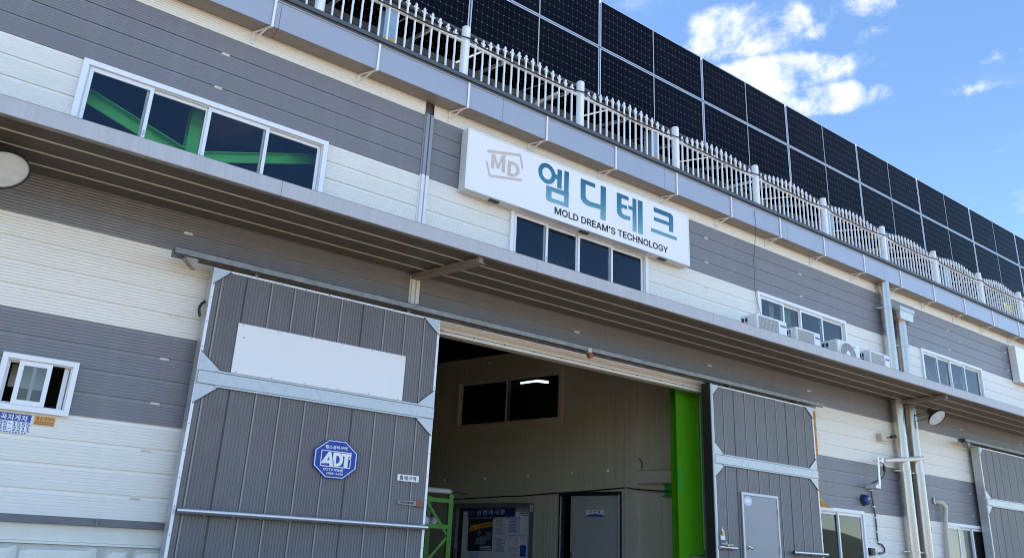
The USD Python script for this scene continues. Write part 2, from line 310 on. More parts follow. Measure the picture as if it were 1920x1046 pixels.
def thing(name, label, category, group=None, loc=None):
    path = numbered('/World', name); x = UsdGeom.Xform.Define(stage, path)
    if loc is not None: x.AddTranslateOp().Set(Gf.Vec3d(*loc))
    return tag(path, label, category, group)


def ring(x0, x1, z0, z1, w, wb=None):          # a rectangular frame in (x, z)
    return sbox(x0, z0, x1, z1).difference(sbox(x0 + w, z0 + (w if wb is None else wb), x1 - w, z1 - w))


HANGUL = {
 "캡": "17,25 28,26 29,17 62,17 63,27 62,45 56,45 56,27 54,26 45,27 45,72 56,73 56,55 61,55 63,75 73,74 73,-9 18,-9/30,7 29,1 62,1 62,7;3,49 4,54 28,55 30,57 29,60 7,60 8,70 42,69 40,53 35,42 28,34 14,25 7,24 3,32 16,38 22,45 5,44",
 "스": "2,10 3,11 78,11 79,3 78,1 3,1;5,32 8,35 12,35 20,39 30,48 34,56 35,69 45,69 46,56 50,48 60,39 74,34 75,31 71,24 62,26 51,32 40,44 29,32 16,25 10,24",
 "경": "4,28 5,33 14,35 23,40 31,48 35,57 34,59 8,59 7,61 8,69 47,69 47,60 60,60 61,74 62,75 72,74 72,24 64,22 70,17 72,13 72,4 66,-4 57,-8 37,-9 22,-4 16,4 16,13 22,21 38,26 50,26 61,23 61,33 41,33 39,41 30,32 17,25 7,23/28,6 30,3 36,1 51,1 58,3 61,6 61,10 59,13 51,16 38,16 27,11/41,44 61,43 61,50 44,50",
 "비": "60,-9 60,74 70,75 72,73 72,-8 70,-10;7,11 8,68 18,67 18,47 36,47 37,67 48,68 48,10/18,21 37,20 37,37 18,37",
 "구": "2,26 3,35 56,35 58,60 12,60 11,61 12,70 69,69 69,47 67,35 78,35 78,25 46,25 45,-10 35,-10 35,23 34,25",
 "역": "4,55 10,65 20,70 32,70 41,66 43,63 60,63 61,74 71,75 72,-9 71,-10 61,-9 61,13 15,13 16,23 61,23 61,35 43,35 38,30 32,28 17,29 10,33 6,38 4,43/48,53 48,45 61,45 61,53/16,44 18,40 23,38 30,38 34,40 38,49 36,56 30,60 20,59 15,54",
 "작": "12,20 13,22 57,22 57,74 58,75 68,74 68,53 79,53 80,44 68,43 67,-10 57,-9 57,12 13,12;2,30 3,34 8,35 15,40 20,47 22,54 22,59 5,59 4,60 5,69 51,68 50,59 33,58 34,51 37,45 44,38 53,34 49,26 44,26 38,29 32,34 28,40 20,30 12,25 7,24",
 "동": "2,27 3,35 35,35 35,40 12,40 11,42 12,71 69,71 68,61 23,61 23,50 69,50 70,49 69,40 46,40 46,35 78,35 77,25 3,25;11,3 11,10 17,18 32,23 48,23 58,21 65,17 69,11 69,2 65,-4 57,-8 46,-10 35,-10 21,-7 17,-5/23,9 24,3 32,0 47,0 55,2 58,5 58,8 49,13 32,13 25,11",
 "중": "3,27 3,37 10,37 7,43 8,48 20,50 28,54 32,58 32,61 10,61 9,62 10,71 72,70 71,61 48,60 53,54 58,51 73,48 74,43 71,37 78,37 77,27 46,27 46,22 60,20 65,17 69,11 69,2 67,-2 62,-6 53,-9 37,-10 28,-9 17,-5 11,3 11,10 13,14 21,20 34,22 35,27/15,38 15,37 66,38 66,39 61,39 49,44 41,51 30,43/23,6 24,3 28,1 47,0 55,2 58,5 58,8 48,13 34,13 24,10",
 "통": "2,23 3,32 35,32 35,36 12,37 13,73 69,72 69,63 23,62 24,59 67,59 67,50 24,49 23,46 69,46 70,45 69,36 46,36 46,32 78,32 77,22;11,2 12,11 16,15 22,18 32,20 49,20 59,18 65,15 69,10 68,-1 64,-5 53,-9 39,-10 23,-8 15,-4/22,6 24,2 32,0 48,0 56,2 58,6 50,10 30,10 24,8",
 "제": "63,74 64,75 74,74 73,-10 63,-9;2,12 2,16 4,16 11,23 15,30 19,48 19,55 4,55 4,65 44,64 43,55 30,55 30,43 36,26 44,18 46,18 47,36 35,36 34,45 47,46 47,72 57,73 58,-5 56,-6 47,-5 47,14 45,14 41,8 39,8 31,15 26,25 23,25 19,16 10,7 6,7",
 "안": "57,12 58,75 68,74 68,50 80,49 79,40 68,40 68,12;15,21 25,22 26,21 26,2 71,2 72,-7 15,-8;4,53 8,61 18,68 31,69 35,68 41,65 46,60 49,53 49,41 47,36 40,29 33,26 20,26 13,29 7,35 4,42/16,43 20,37 24,36 33,37 38,43 38,51 36,55 32,58 27,59 21,58 17,55 15,51",
 "전": "17,20 28,21 28,2 73,2 74,-7 18,-8;45,43 45,53 61,53 61,74 62,75 72,74 71,12 61,12 61,43;3,28 3,32 11,35 19,43 23,56 22,58 6,58 5,59 6,68 51,68 51,58 34,57 35,49 40,41 53,33 53,30 49,24 46,24 37,29 29,38 20,28 10,22 6,23",
 "게": "63,74 64,75 74,74 73,-10 63,-9;3,13 3,17 13,23 23,35 29,53 28,55 7,55 6,64 40,65 40,51 38,42 46,42 46,71 47,73 56,73 57,-5 48,-6 46,-4 46,32 33,32 28,23 11,8 7,8",
 "시": "60,-9 60,73 71,74 72,-8 70,-10;2,14 4,18 8,19 15,26 20,34 23,45 23,66 34,67 35,45 37,37 42,28 49,21 54,19 56,15 51,9 47,9 35,19 29,28 23,18 12,8 7,7",
 "판": "4,24 3,34 13,35 13,57 5,58 6,67 51,67 51,57 43,57 43,37 45,35 54,36 55,30 56,30 57,74 58,75 68,74 68,50 79,50 80,41 68,40 67,11 57,12 57,28 52,26 31,24/32,56 24,57 24,34 32,34;15,21 26,20 26,2 71,2 72,-7 15,-8",
 "접": "17,26 27,27 28,17 61,17 61,45 46,45 45,54 61,55 61,74 62,75 72,74 71,-9 18,-9/29,7 28,1 61,1 61,7;3,31 3,35 12,39 18,45 21,50 23,59 22,60 6,60 5,61 6,70 51,70 51,60 34,59 35,52 41,43 48,38 53,37 53,33 48,27 36,33 29,41 21,32 11,26 7,26",
 "견": "18,-8 19,21 29,20 29,2 73,2 74,-7;4,26 4,30 19,36 26,41 35,55 35,58 8,58 8,68 47,68 47,58 60,58 61,74 72,74 71,11 61,11 61,30 40,30 40,39 28,29 15,22 7,21/40,41 61,40 61,48 44,48",
 "실": "16,13 17,15 60,15 59,19 17,19 16,28 60,29 60,74 70,75 72,73 72,7 70,5 28,5 27,2 74,1 74,-8 17,-9;3,36 4,40 12,43 19,50 23,59 23,72 34,72 34,64 37,53 43,46 49,42 54,41 54,37 50,31 43,33 37,37 29,46 27,45 22,37 11,30 7,30",
 "곡": "2,28 3,36 32,36 32,52 43,52 43,36 78,35 77,26 3,26;10,20 68,21 69,-9 68,-10 58,-9 58,11 11,11;11,61 12,70 68,70 69,48 67,38 56,39 58,52 58,60",
 "지": "60,-9 60,74 70,75 72,73 72,-8 70,-10;2,13 15,24 20,32 23,42 23,56 6,56 5,65 53,66 53,56 35,55 35,43 38,33 49,20 56,17 56,14 52,8 48,8 40,13 29,27 20,13 11,6 7,6",
 "차": "56,-9 56,74 66,75 68,73 68,42 80,42 81,33 68,32 68,-8 66,-10;2,15 8,18 14,24 19,32 22,45 22,51 5,51 4,52 5,61 22,61 22,73 33,72 33,61 50,61 51,59 50,51 33,50 33,41 37,30 43,22 52,17 52,13 48,8 44,8 39,11 28,25 23,18 13,8 9,6 7,6 3,10",
 "형": "3,56 3,66 21,66 22,75 32,75 33,66 50,66 50,55 61,55 61,74 71,75 72,20 65,18 70,14 72,10 72,2 70,-2 60,-8 47,-10 32,-9 21,-5 16,1 15,9 22,18 30,20 30,22 22,22 14,25 9,30 7,35 8,46 13,52 19,54 19,56/28,4 36,0 50,0 58,2 61,6 60,9 53,12 36,12 27,8/32,22 52,22 61,20 61,30 48,30 45,32 40,25/35,55 44,49 47,40 61,40 61,45 47,46 48,56/18,42 19,34 22,32 32,32 36,36 36,42 31,46 23,46",
 "신": "16,19 17,21 28,20 28,2 73,2 74,-7 17,-8;60,73 62,75 70,75 72,73 71,12 60,13;3,30 4,33 11,36 20,46 23,55 24,70 34,70 35,53 38,46 44,39 54,34 54,31 51,26 46,25 39,29 29,41 27,37 20,29 10,23 6,25",
}

def glyph(ch):
    out = []
    for g in HANGUL[ch].split(';'):
        rs = [[tuple(map(float, p.split(','))) for p in r.split()] for r in g.split('/')]
        out.append(Polygon(rs[0], rs[1:]).buffer(0))
    return unary_union(out)


def text_at(mb, s, x, z, h, y, depth=0.002, squeeze=1.0, bold=False, gap=0.0):
    """Writes s on the plane y (facing -y) from x rightwards, letters h high; returns the end x."""
    from shapely import affinity
    run = ''
    def flush(run, x):
        t = meshkit.text_mesh(run, h, depth, bold)
        v = np.array(t.vertices); w = v[:, 0].max()
        mb.add(np.stack([x + v[:, 0] * squeeze, y - v[:, 2], z + v[:, 1]], 1), t.faces)
        return x + w * squeeze + h * 0.12
    for ch in s:
        if ch in HANGUL:
            if run.strip(): x = flush(run, x)
            run = ''
            k = h / 72.0
            mb.poly(affinity.affine_transform(glyph(ch), [k * squeeze, 0, 0, k, x, z]), y - depth, y)
            x += 84 * k * squeeze + gap
        else:
            run += ch
    if run.strip(): x = flush(run, x)
    return x


# ---------------------------------------------------------------- the setting: ground, hills
mb = MB()
mb.quad((-600, -600, 0), (600, -600, 0), (600, 600, 0), (-600, 600, 0))
tag(mb.build('ground', 'concrete'), kind='structure')
xs = np.linspace(-500, 500, 121); ys = np.linspace(-560, -190, 46)
gx, gy = np.meshgrid(xs, ys); d = (-190 - gy) / 370
hz = -2 + 42 * np.sin(np.clip(d * 1.5, 0, 1) * math.pi / 2) ** 1.3 * (0.45 + 0.9 * meshkit.fbm(np.stack([gx / 170, gy / 170, gx * 0], -1), 4, 3)) + 5 * meshkit.fbm(np.stack([gx / 14, gy / 14, gx * 0], -1), 3, 5) * np.clip(d * 8, 0, 1)
idx = np.arange(121 * 46).reshape(46, 121)
mb = MB().add(np.stack([gx.ravel(), gy.ravel(), hz.ravel()], 1), np.stack([idx[:-1, :-1], idx[:-1, 1:], idx[1:, 1:], idx[1:, :-1]], -1).reshape(-1, 4)[:, ::-1])
tag(mb.build('hills', 'forest', smooth=True), kind='structure')

# ---------------------------------------------------------------- the factory building
X0, X1 = -7.0, 34.0
Z0, DZ = 0.955, 0.2525                          # cladding courses: 26 of them above the drip flashing
building = thing('factory_building', 'long two-storey factory clad in banded grey and white ribbed panels', 'building')
OPEN = [(0.58, 3.54, 4.97, 5.965), (6.73, 9.68, 4.97, 5.955), (12.84, 15.82, 4.97, 5.965), (19.06, 22.02, 4.97, 5.96), (25.3, 28.3, 4.97, 5.96),
        (0.53, 1.15, 1.97, 2.465), (12.75, 15.82, 0.7, 1.94), (19.0, 22.0, 0.7, 1.94), (5.2, 11.11, -1.0, 3.70), (24.3, 30.2, -1.0, 3.70)]
TRIMS = [(5.038, 5.187), (17.53, 17.80), (30.6, 30.75)]

def course_colour(k):
    return 'grey_clad' if 4 <= k < 8 or 12 <= k < 15 or 20 <= k < 24 else 'white_clad'

def clad_profile(z0, z1, zr, dep=0.0042):
    """(y, z) of a ribbed course of cladding between z0 and z1; zr is the course's own foot."""
    p = []; step = 0.0340
    for i in range(6):
        b = zr + i * step
        p += [(0.0, b), (0.0, b + 0.008), (-dep * .5, b + 0.012), (-dep, b + 0.0165), (-dep, b + 0.0255), (-dep * .5, b + 0.030)]
    p += [(0.0, zr + 0.2040), (0.0, zr + 0.2405), (0.016, zr + 0.2425), (0.016, zr + DZ)]
    z = np.array([q[1] for q in p]); y = np.array([q[0] for q in p])
    keep = (z > z0 + 1e-4) & (z < z1 - 1e-4)
    return [(float(np.interp(z0, z, y)), z0)] + [(float(a), float(b)) for a, b in zip(y[keep], z[keep])] + [(float(np.interp(z1, z, y)), z1)]

def subtract(spans, a, b):
    out = []
    for s, e in spans:
        if b <= s or a >= e: out.append((s, e)); continue
        if a > s: out.append((s, a))
        if b < e: out.append((b, e))
    return out

for k in range(27):
    zr = Z0 + k * DZ; zt = zr + DZ
    cuts = sorted({zr, zt, *[z for o in OPEN for z in o[2:] if zr < z < zt]})
    for z0, z1 in zip(cuts[:-1], cuts[1:]):
        spans = [(X0, X1)]
        for a, b in TRIMS: spans = subtract(spans, a, b)
        for a, b, c, d in OPEN:
            if c < z1 - 1e-5 and d > z0 + 1e-5: spans = subtract(spans, a, b)
        for a, b in spans:
            if b - a < 0.02: continue
            pr = clad_profile(z0, z1, zr, 0.0042 if a < 11 else 0.0028); m = MB()
            jy = rng.uniform(-0.0012, 0.0012)
            for (ya, za), (yb, zb) in zip(pr[:-1], pr[1:]):
                m.quad((a + .0015, ya + jy, za), (b - .0015, ya + jy, za), (b - .0015, yb + jy, zb), (a + .0015, yb + jy, zb))
            m.quad((a + .0015, pr[0][0] + jy, z0), (a + .0015, 0.05, z0), (b - .0015, 0.05, z0), (b - .0015, pr[0][0] + jy, z0))
            m.quad((b - .0015, pr[-1][0] + jy, z1), (b - .0015, 0.05, z1), (a + .0015, 0.05, z1), (a + .0015, pr[-1][0] + jy, z1))
            m.build('cladding_panel', course_colour(k), building)
# the wall behind the cladding, with its openings, and the hall
core = sbox(X0, -0.2, X1, 7.95)
for a, b, c, d in OPEN: core = core.difference(sbox(a, c, b, d))
MB().poly(core, 0.052, 0.075).build('wall', 'core', building)
m = MB(); m.box(X0, X1, 18.0, 18.2, -0.2, 7.95); m.box(X0 - .2, X0, 0.05, 18.2, -0.2, 7.95); m.box(X1, X1 + .2, 0.05, 18.2, -0.2, 7.95)
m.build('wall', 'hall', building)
MB().box(X0 - .2, X1 + .2, 0.02, 18.2, 7.952, 8.02).build('roof', 'roof_metal', building)
MB().box(X0, X1, 0.15, 18.0, -0.1, 0.05).build('floor', 'hall_floor', building)
# joint covers
for a, b in TRIMS:
    for z0, z1, c in ((4.64, 6.02, 'trim_white'), (6.024, 7.03, 'trim_grey'), (3.92, 4.44, 'trim_white'), (0.96, 3.916, 'trim_white' if a < 17 else 'trim_grey')):
        if z1 < 4.0 and a < 17 and z0 < 3.0: continue
        m = MB(); w = b - a
        m.box(a - .006, b + .006, -0.012, 0.0, z0, z1); m.box(a + w * .12, a + w * .44, -0.034, -0.012, z0, z1); m.box(a + w * .60, a + w * .92, -0.034, -0.012, z0, z1)
        m.build('joint_cover', c, building)
# white clips in the joints
for x in (1.97, 8.10, 11.275, 14.335, 20.54, 23.69, 26.8):
    for z in (1.177, 1.68, 2.195, 2.70, 3.20, 3.712, 4.228, 5.728, 6.24, 6.742):
        if any(a - .1 < x < b + .1 and c - .1 < z < d + .1 for a, b, c, d in OPEN): continue
        if 2.2 < x < 2.3 or (4.0 < x < 11.2 and z < 3.9) or (5.6 < x < 10.75 and z > 5.8): continue
        x += rng.uniform(-.03, .03)
        MB().hexa([(x - .052, -.004, z - .012), (x + .052, -.004, z - .012), (x + .052, .01, z - .012), (x - .052, .01, z - .012)],
                  [(x - .046, -.022, z + .010), (x + .046, -.022, z + .010), (x + .052, .01, z + .012), (x - .052, .01, z + .012)]).build('clip', 'clip', building)
# plinth left of the big door: drip flashing, painted band, ledge, moulded stones
m = MB(); m.hexa([(X0, -.045, .882), (2.62, -.045, .882), (2.62, .0, .876), (X0, .0, .876)], [(X0, -.012, .9545), (2.62, -.012, .9545), (2.62, .0, .9545), (X0, .0, .9545)])
m.box(1.66, 1.675, -.05, -.04, .88, .95)
m.build('drip_flashing', 'drip', building)
MB().box(X0, 2.6, 0.006, .05, .715, .876).build('plinth_band', 'plaster', building)
MB().hexa([(X0, -.022, .689), (2.6, -.022, .689), (2.6, .05, .689), (X0, .05, .689)], [(X0, -.016, .712), (2.6, -.016, .712), (2.6, .05, .715), (X0, .05, .715)]).build('plinth_ledge', 'plaster', building)
MB().box(X0, 2.6, 0.0, .05, 0.0, .686).build('mortar', 'mortar', building)
def stone(x0, x1, z0, z1):
    w, h = x1 - x0, z1 - z0; r = 0.045; nx, nz = max(8, int(w / .035)), max(8, int(h / .035))
    gx, gz = np.meshgrid(np.linspace(-1, 1, nx), np.linspace(-1, 1, nz))
    # a rounded rectangle pulled out of the wall
    sx, sz = gx * w / 2, gz * h / 2
    qx, qz = np.maximum(np.abs(sx) - (w / 2 - r), 0), np.maximum(np.abs(sz) - (h / 2 - r), 0)
    l = np.hypot(qx, qz); s = np.where(l > r, r / np.maximum(l, 1e-9), 1)
    sx = np.sign(sx) * (np.minimum(np.abs(sx), w / 2 - r) + qx * s); sz = np.sign(sz) * (np.minimum(np.abs(sz), h / 2 - r) + qz * s)
    e = np.minimum(1, (1 - np.maximum(np.abs(gx), np.abs(gz))) * 4)
    y = -0.024 * np.sqrt(e) - 0.016 * e * meshkit.fbm(np.stack([(sx + x0) * 14, sz * 14, sx * 0 + z0], -1), 3, 11)
    i = np.arange(nx * nz).reshape(nz, nx)
    return MB().add(np.stack([(sx + (x0 + x1) / 2).ravel(), (y - .0005).ravel(), (sz + (z0 + z1) / 2).ravel()], 1), np.stack([i[:-1, :-1], i[:-1, 1:], i[1:, 1:], i[1:, :-1]], -1).reshape(-1, 4))
for row, (z0, z1) in enumerate(((.43, .676), (.22, .41), (.01, .20))):
    xs_ = [-3.0, -2.2, -1.5, -0.9, -0.1, .35, 1.03, 1.745, 1.795, 2.055, 2.075, 2.56] if row == 0 else [-3.0 + .17 * row, -2.3, -1.4, -.6, .1, .8, 1.4, 2.0, 2.56]
    for a, b in zip(xs_[:-1], xs_[1:]):
        if b - a > .1: stone(a + .012, b - .012, z0, z1).build('stone', 'stone', building, smooth=True)

# windows: outer frame proud of the cladding, sliding sashes, panes
def window(x0, x1, z0, z1, fw, lights, glass, note=None, fy=-0.045):
    w = MB().poly(ring(x0, x1, z0, z1, fw), fy, 0.055).build('window', 'pvc', building)
    MB().poly(ring(x0 + fw, x1 - fw, z0 + fw, z1 - fw, 0.018), -0.02, 0.05).build('frame', 'sash', w)
    for j, (a, b) in enumerate(lights):
        y = -0.008 if j % 2 == 0 else 0.022
        MB().poly(ring(a, b, z0 + fw + .018, z1 - fw - .018, 0.042, 0.05), y - .012, y + .012).build('sash', 'pvc', w)
        mm = MB(); mm.quad((a + .04, y, z0 + fw + .05), (b - .04, y, z0 + fw + .05), (b - .04, y, z1 - fw - .05), (a + .04, y, z1 - fw - .05))
        mm.build('pane', glass, w)
    m = MB()
    for a, b in lights[:1]: m.box(b - .03, b - .012, -0.03, -0.02, (z0 + z1) / 2 - .18, (z0 + z1) / 2 - .12)
    m.build('latch', 'chrome', w)
    if note: tag(w, note)
    return w
def four(a, d, m): return [(a, m[0] + .035), (m[0] - .035, m[1] + .01), (m[1] - .01, m[2] + .035), (m[2] - .035, d)]
window(.54, 3.585, 4.93, 6.005, .065, four(.625, 3.50, (1.30, 1.995, 2.74)), 'navy_glass')
window(6.688, 9.718, 4.93, 5.993, .065, four(6.775, 9.63, (7.42, 8.105, 8.85)), 'navy_glass')
window(12.79, 15.86, 4.93, 6.005, .065, four(12.88, 15.775, (13.62, 14.21, 14.965)), 'clear_glass')
window(19.02, 22.06, 4.93, 6.0, .065, four(19.10, 21.97, (19.755, 20.41, 21.13)), 'clear_glass')
window(25.25, 28.33, 4.93, 6.0, .065, four(25.33, 28.25, (26.05, 26.8, 27.5)), 'clear_glass')
window(12.72, 15.857, 0.66, 1.977, .065, [(12.8, 13.9), (13.85, 14.99), (14.94, 15.78)], 'clear_glass')
window(18.97, 22.03, 0.66, 1.965, .065, [(19.05, 19.75), (19.70, 20.40), (20.36, 21.95)], 'clear_glass')
# the small office window at the left: one sash slid half open
w5 = MB().poly(ring(.492, 1.192, 1.935, 2.502, .052), -.055, .055).build('window', 'pvc', building)
MB().poly(ring(.544, 1.14, 1.987, 2.45, .014), -.03, .05).build('frame', 'sash', w5)
MB().poly(ring(.655, .955, 2.0, 2.44, .045), -.035, -.012).build('sash', 'pvc', w5)
MB().poly(sbox(.79, 2.04, .822, 2.40), .0, .02).build('sash', 'pvc', w5)
MB().poly(ring(.56, .70, 2.0, 2.44, .02), .015, .035).build('sash', 'pvc', w5)
MB().poly(sbox(1.075, 2.0, 1.12, 2.44), .02, .04).build('sash', 'pvc', w5)
MB().quad((.70, -.022, 2.045), (.91, -.022, 2.045), (.91, -.022, 2.395), (.70, -.022, 2.395)).build('pane', 'clear_glass', w5)
tag(w5, 'small white window with one sash slid half open')
m = MB(); m.box(.3, 1.6, 1.2, 1.22, 1.0, 3.2); m.build('office_lining', 'core', building)
MB().box(.62, .95, .35, .37, 2.22, 2.46).build('blind', 'curtain_w', building)

# rust run beside the second door and over the ground-floor window
def blot(cx, w, z0, z1, seed):
    zz = np.linspace(z0, z1, 26); t = meshkit.fbm(np.stack([zz * 5, zz * 0 + seed, zz * 0], -1), 4, seed)
    return Polygon([(cx - w * (.3 + t_), z_) for z_, t_ in zip(zz, t)] + [(cx + w * (.15 + 1.0 * t_ * (.4 + .6 * (z_ - z0) / (z1 - z0))), z_) for z_, t_ in zip(zz[::-1], t[::-1])]).buffer(0)
m = MB(); m.poly(blot(14.43, .07, 2.95, 3.83, 3), -.0075, -.0055); m.poly(blot(14.41, .05, 1.99, 2.75, 5), -.0075, -.0055)
m.poly(Polygon([(14.3, 1.955), (14.78, 1.96), (14.70, 1.985), (14.58, 1.995), (14.52, 2.03), (14.44, 2.10), (14.3, 2.12)]), -.0475, -.046)
m.build('rust_stain', 'rust', building)

# canopy: ribbed soffit boards with pale joint covers, weathered fascia, roof sheet, cross beams
seams = [-7.0] + [-4.631 + 3.6313 * i for i in range(11)] + [X1]
ylines = [(-1.235, -.962), (-.942, -.63), (-.61, -.29), (-.27, -.003)]
for a, b in zip(seams[:-1], seams[1:]):
    if b - a < .1: continue
    for (y0, y1) in ylines:
        m = MB(); n = 11; st = (y1 - y0) / n
        for i in range(n):
            p = [(y0 + i * st, 4.470), (y0 + (i + .5) * st, 4.470), (y0 + (i + .6) * st, 4.4655), (y0 + (i + .9) * st, 4.4655), (y0 + (i + 1) * st, 4.470)]
            for (ya, za), (yb, zb) in zip(p[:-1], p[1:]): m.quad((a + .002, yb, zb), (b - .002, yb, zb), (b - .002, ya, za), (a + .002, ya, za))
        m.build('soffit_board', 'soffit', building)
    f = MB(); f.box(a + .0025, b - .0025, -1.31, -1.296, 4.457, 4.637); f.build('fascia', 'fascia', building)
    MB().box(a + .0025, b - .0025, -1.296, -1.236, 4.452, 4.46).build('fascia_lip', 'galv_dull', building)
    MB().hexa([(a + .001, -1.296, 4.605), (b - .001, -1.296, 4.605), (b - .001, -.001, 4.70), (a + .001, -.001, 4.70)], [(a + .001, -1.312, 4.640), (b - .001, -1.312, 4.640), (b - .001, -.001, 4.74), (a + .001, -.001, 4.74)]).build('canopy_roof', 'roof_metal', building)
for y in (-.952, -.62, -.28):
    for a, b in zip(seams[:-1], seams[1:]):
        if b - a > .1: MB().box(a + .001, b - .001, y - .0105, y + .0105, 4.458, 4.469).build('joint_cover', 'cover', building)
for xa, xb in ((5.075, 5.40), (17.37, 17.45), (29.8, 29.9)):
    m = MB(); m.bar((xa, -.02, 4.425), (xb, -1.235, 4.425), .085, .06); m.bar((xa + .02, -.02, 4.388), (xb + .02, -1.235, 4.388), .13, .010)
    m.build('canopy_beam', 'beam_dull', building)

# eaves gutter: box sections, brackets
gs = [-7.0] + [-4.73 + 3.663 * i for i in range(11)] + [X1]
for a, b in zip(gs[:-1], gs[1:]):
    if b - a < .1: continue
    m = MB(); m.box(a + .003, b - .003, -.28, -.272, 7.242, 7.640); m.box(a + .003, b - .003, -.292, -.262, 7.640, 7.655); m.box(a + .003, b - .003, -.272, -.006, 7.58, 7.59)
    g = m.build('gutter', 'gutter', building)
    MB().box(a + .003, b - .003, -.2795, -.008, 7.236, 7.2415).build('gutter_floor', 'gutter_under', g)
for i in range(-5, 21):
    x = 2.507 + 1.5465 * i
    if not X0 + .3 < x < X1 - .2: continue
    m = MB(); m.box(x - .016, x + .016, -.300, -.2925, 7.215, 7.66)
    f = x - .145
    m.bar((x, -.296, 7.222), (f, -.012, 7.222), .03, .012)
    m.box(f - .018, f + .018, -.018, -.0045, 7.045, 7.23)
    m.bar((x - .035, -.22, 7.22), (f, -.015, 7.09), .012, .02)
    m.build('gutter_bracket', 'bracket', building)

# door head: white cladding band and flashing over the opening, grey jambs
m = MB(); m.box(5.2, 11.12, -.012, .14, 3.702, 3.79); m.box(5.2, 11.12, -.022, -.012, 3.775, 3.795); m.build('door_head', 'trim_white', building)
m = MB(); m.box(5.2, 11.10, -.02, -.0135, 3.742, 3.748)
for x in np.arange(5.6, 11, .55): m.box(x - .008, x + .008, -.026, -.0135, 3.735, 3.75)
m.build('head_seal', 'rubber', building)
MB().box(11.112, 11.30, -.006, .05, 0, 3.70).build('door_jamb', 'door_grey', building)
MB().box(5.1, 5.2, -.02, .20, 0, 3.70).build('door_jamb', 'door_grey', building)

# sliding door tracks
def track(x0, x1, name_to=building):
    m = MB(); m.box(x0, x1, -.37, -.358, 3.832, 3.912); m.box(x0, x1, -.37, -.19, 3.906, 3.914); m.box(x0, x1, -.37, -.335, 3.832, 3.839); m.box(x0, x1, -.21, -.19, 3.832, 3.906)
    t = m.build('door_track', 'galv_dull', building)
    m = MB(); x = x0 + .65
    while x < x1:
        m.box(x - .09, x - .05, -.36, -.01, 3.914, 3.924); m.box(x + .05, x + .09, -.36, -.01, 3.914, 3.924); x += 1.21
    m.build('track_bracket', 'black_metal', t)
    m = MB(); m.hexa([(x0 + .12, -.35, 3.83), (x0 + .27, -.35, 3.83), (x0 + .27, -.20, 3.83), (x0 + .12, -.20, 3.83)], [(x0 + .235, -.32, 3.725), (x0 + .265, -.32, 3.725), (x0 + .265, -.22, 3.725), (x0 + .235, -.22, 3.725)][:4])
    m.build('track_stop', 'galv_dull', t)
track(1.845, 14.20); track(19.9, 31.0)

# downpipes
for xc, top in ((17.375, 7.24), (17.93, 6.40)):
    m = MB()
    for z0, z1, r in ((4.73, top, .126), (2.93, 4.46, .126), (1.27, 2.90, .130), (-.02, 1.24, .126)):
        m.tube([(xc, -.16, z0), (xc, -.16, z1)], r, 24)
    p = m.build('downpipe', 'steel_pipe', building, smooth=40)
    for z in ((2.915, 1.255) + ((6.60,) if xc < 17.6 else (5.80,))):
        m = MB(); m.tube([(xc, -.16, z - .018), (xc, -.16, z + .018)], .137, 24); m.bar((xc - .13, -.16, z), (xc - .22, -.02, z), .02, .02); m.tube([(xc - .2, -.05, z), (xc - .24, -.05, z)], .022, 8)
        m.build('pipe_clamp', 'steel_pipe', p)
m = MB(); m.hexa([(17.66, -.34, 6.40), (18.2, -.34, 6.40), (18.2, -.01, 6.40), (17.66, -.01, 6.40)], [(17.63, -.36, 6.665), (18.23, -.36, 6.665), (18.23, -.008, 6.665), (17.63, -.008, 6.665)])
m.box(17.615, 18.245, -.375, -.355, 6.60, 6.69); m.box(17.615, 17.64, -.355, -.006, 6.60, 6.69)
m.build('rain_hopper', 'steel_pipe', building)

# steel frame seen through the windows and in the doorway
m = MB(); m.box(10.72, 11.22, .30, .318, .0, 7.5); m.box(11.0, 11.016, .318, .56, .0, 7.5); m.box(10.86, 11.22, .56, .578, .0, 7.5)
c = m.build('steel_column', 'green', building)
MB().box(11.222, 11.34, .235, .33, .95, 7.4).build('green_channel', 'green', c)
m = MB(); m.tube([(11.24, .2, 1.03), (11.24, .2, 3.9)], .024, 10)
for z in (1.42, 1.66, 2.5, 3.3): m.tube([(11.24, .2, z - .012), (11.24, .2, z + .012)], .032, 10)
m.build('conduit', 'green', c)
m = MB(); t = np.linspace(0, 2 * math.pi, 15)[:-1]
for cz, s in ((2.29, 1), (2.05, 2)):
    m.poly(Polygon([(10.80 + .075 * math.cos(a) * (1 + .35 * math.sin(a * 5 + s)), cz + .10 * math.sin(a) * (1 + .3 * math.cos(a * 3 + s))) for a in t]).buffer(0).intersection(sbox(10.722, 0, 11.2, 9)), .2975, .2985)
m.build('touch_up_paint', 'green_touch', c)
MB().box(10.95, 11.4, .22, .62, 0.05, .93).build('column_plinth', 'concrete', c)
# green members behind the first upper window
m = MB(); m.bar((.30, .5, 5.925), (1.95, .5, 5.39), .012, .15); m.bar((.30, .44, 5.995), (1.95, .44, 5.46), .10, .012)
m.build('brace', 'green_up', building)
m = MB(); m.box(1.885, 2.035, .40, .416, 4.2, 7.4); m.box(1.885, 2.035, .60, .616, 4.2, 7.4); m.box(1.953, 1.967, .416, .60, 4.2, 7.4); m.build('steel_column', 'green_up', building)
m = MB(); m.bar((2.05, .43, 5.42), (4.2, .43, 6.12), .012, .13); m.bar((2.05, .40, 5.48), (4.2, .40, 6.18), .07, .012); m.build('brace', 'green_up', building)
# dark room behind the windows, unseen deck added to block light into the hall
m = MB(); m.box(X0, 9.8, 2.4, 2.42, 4.6, 7.9); m.box(X0, 9.8, .15, 2.4, 4.6, 4.64); m.build('room_lining', 'hall', building)
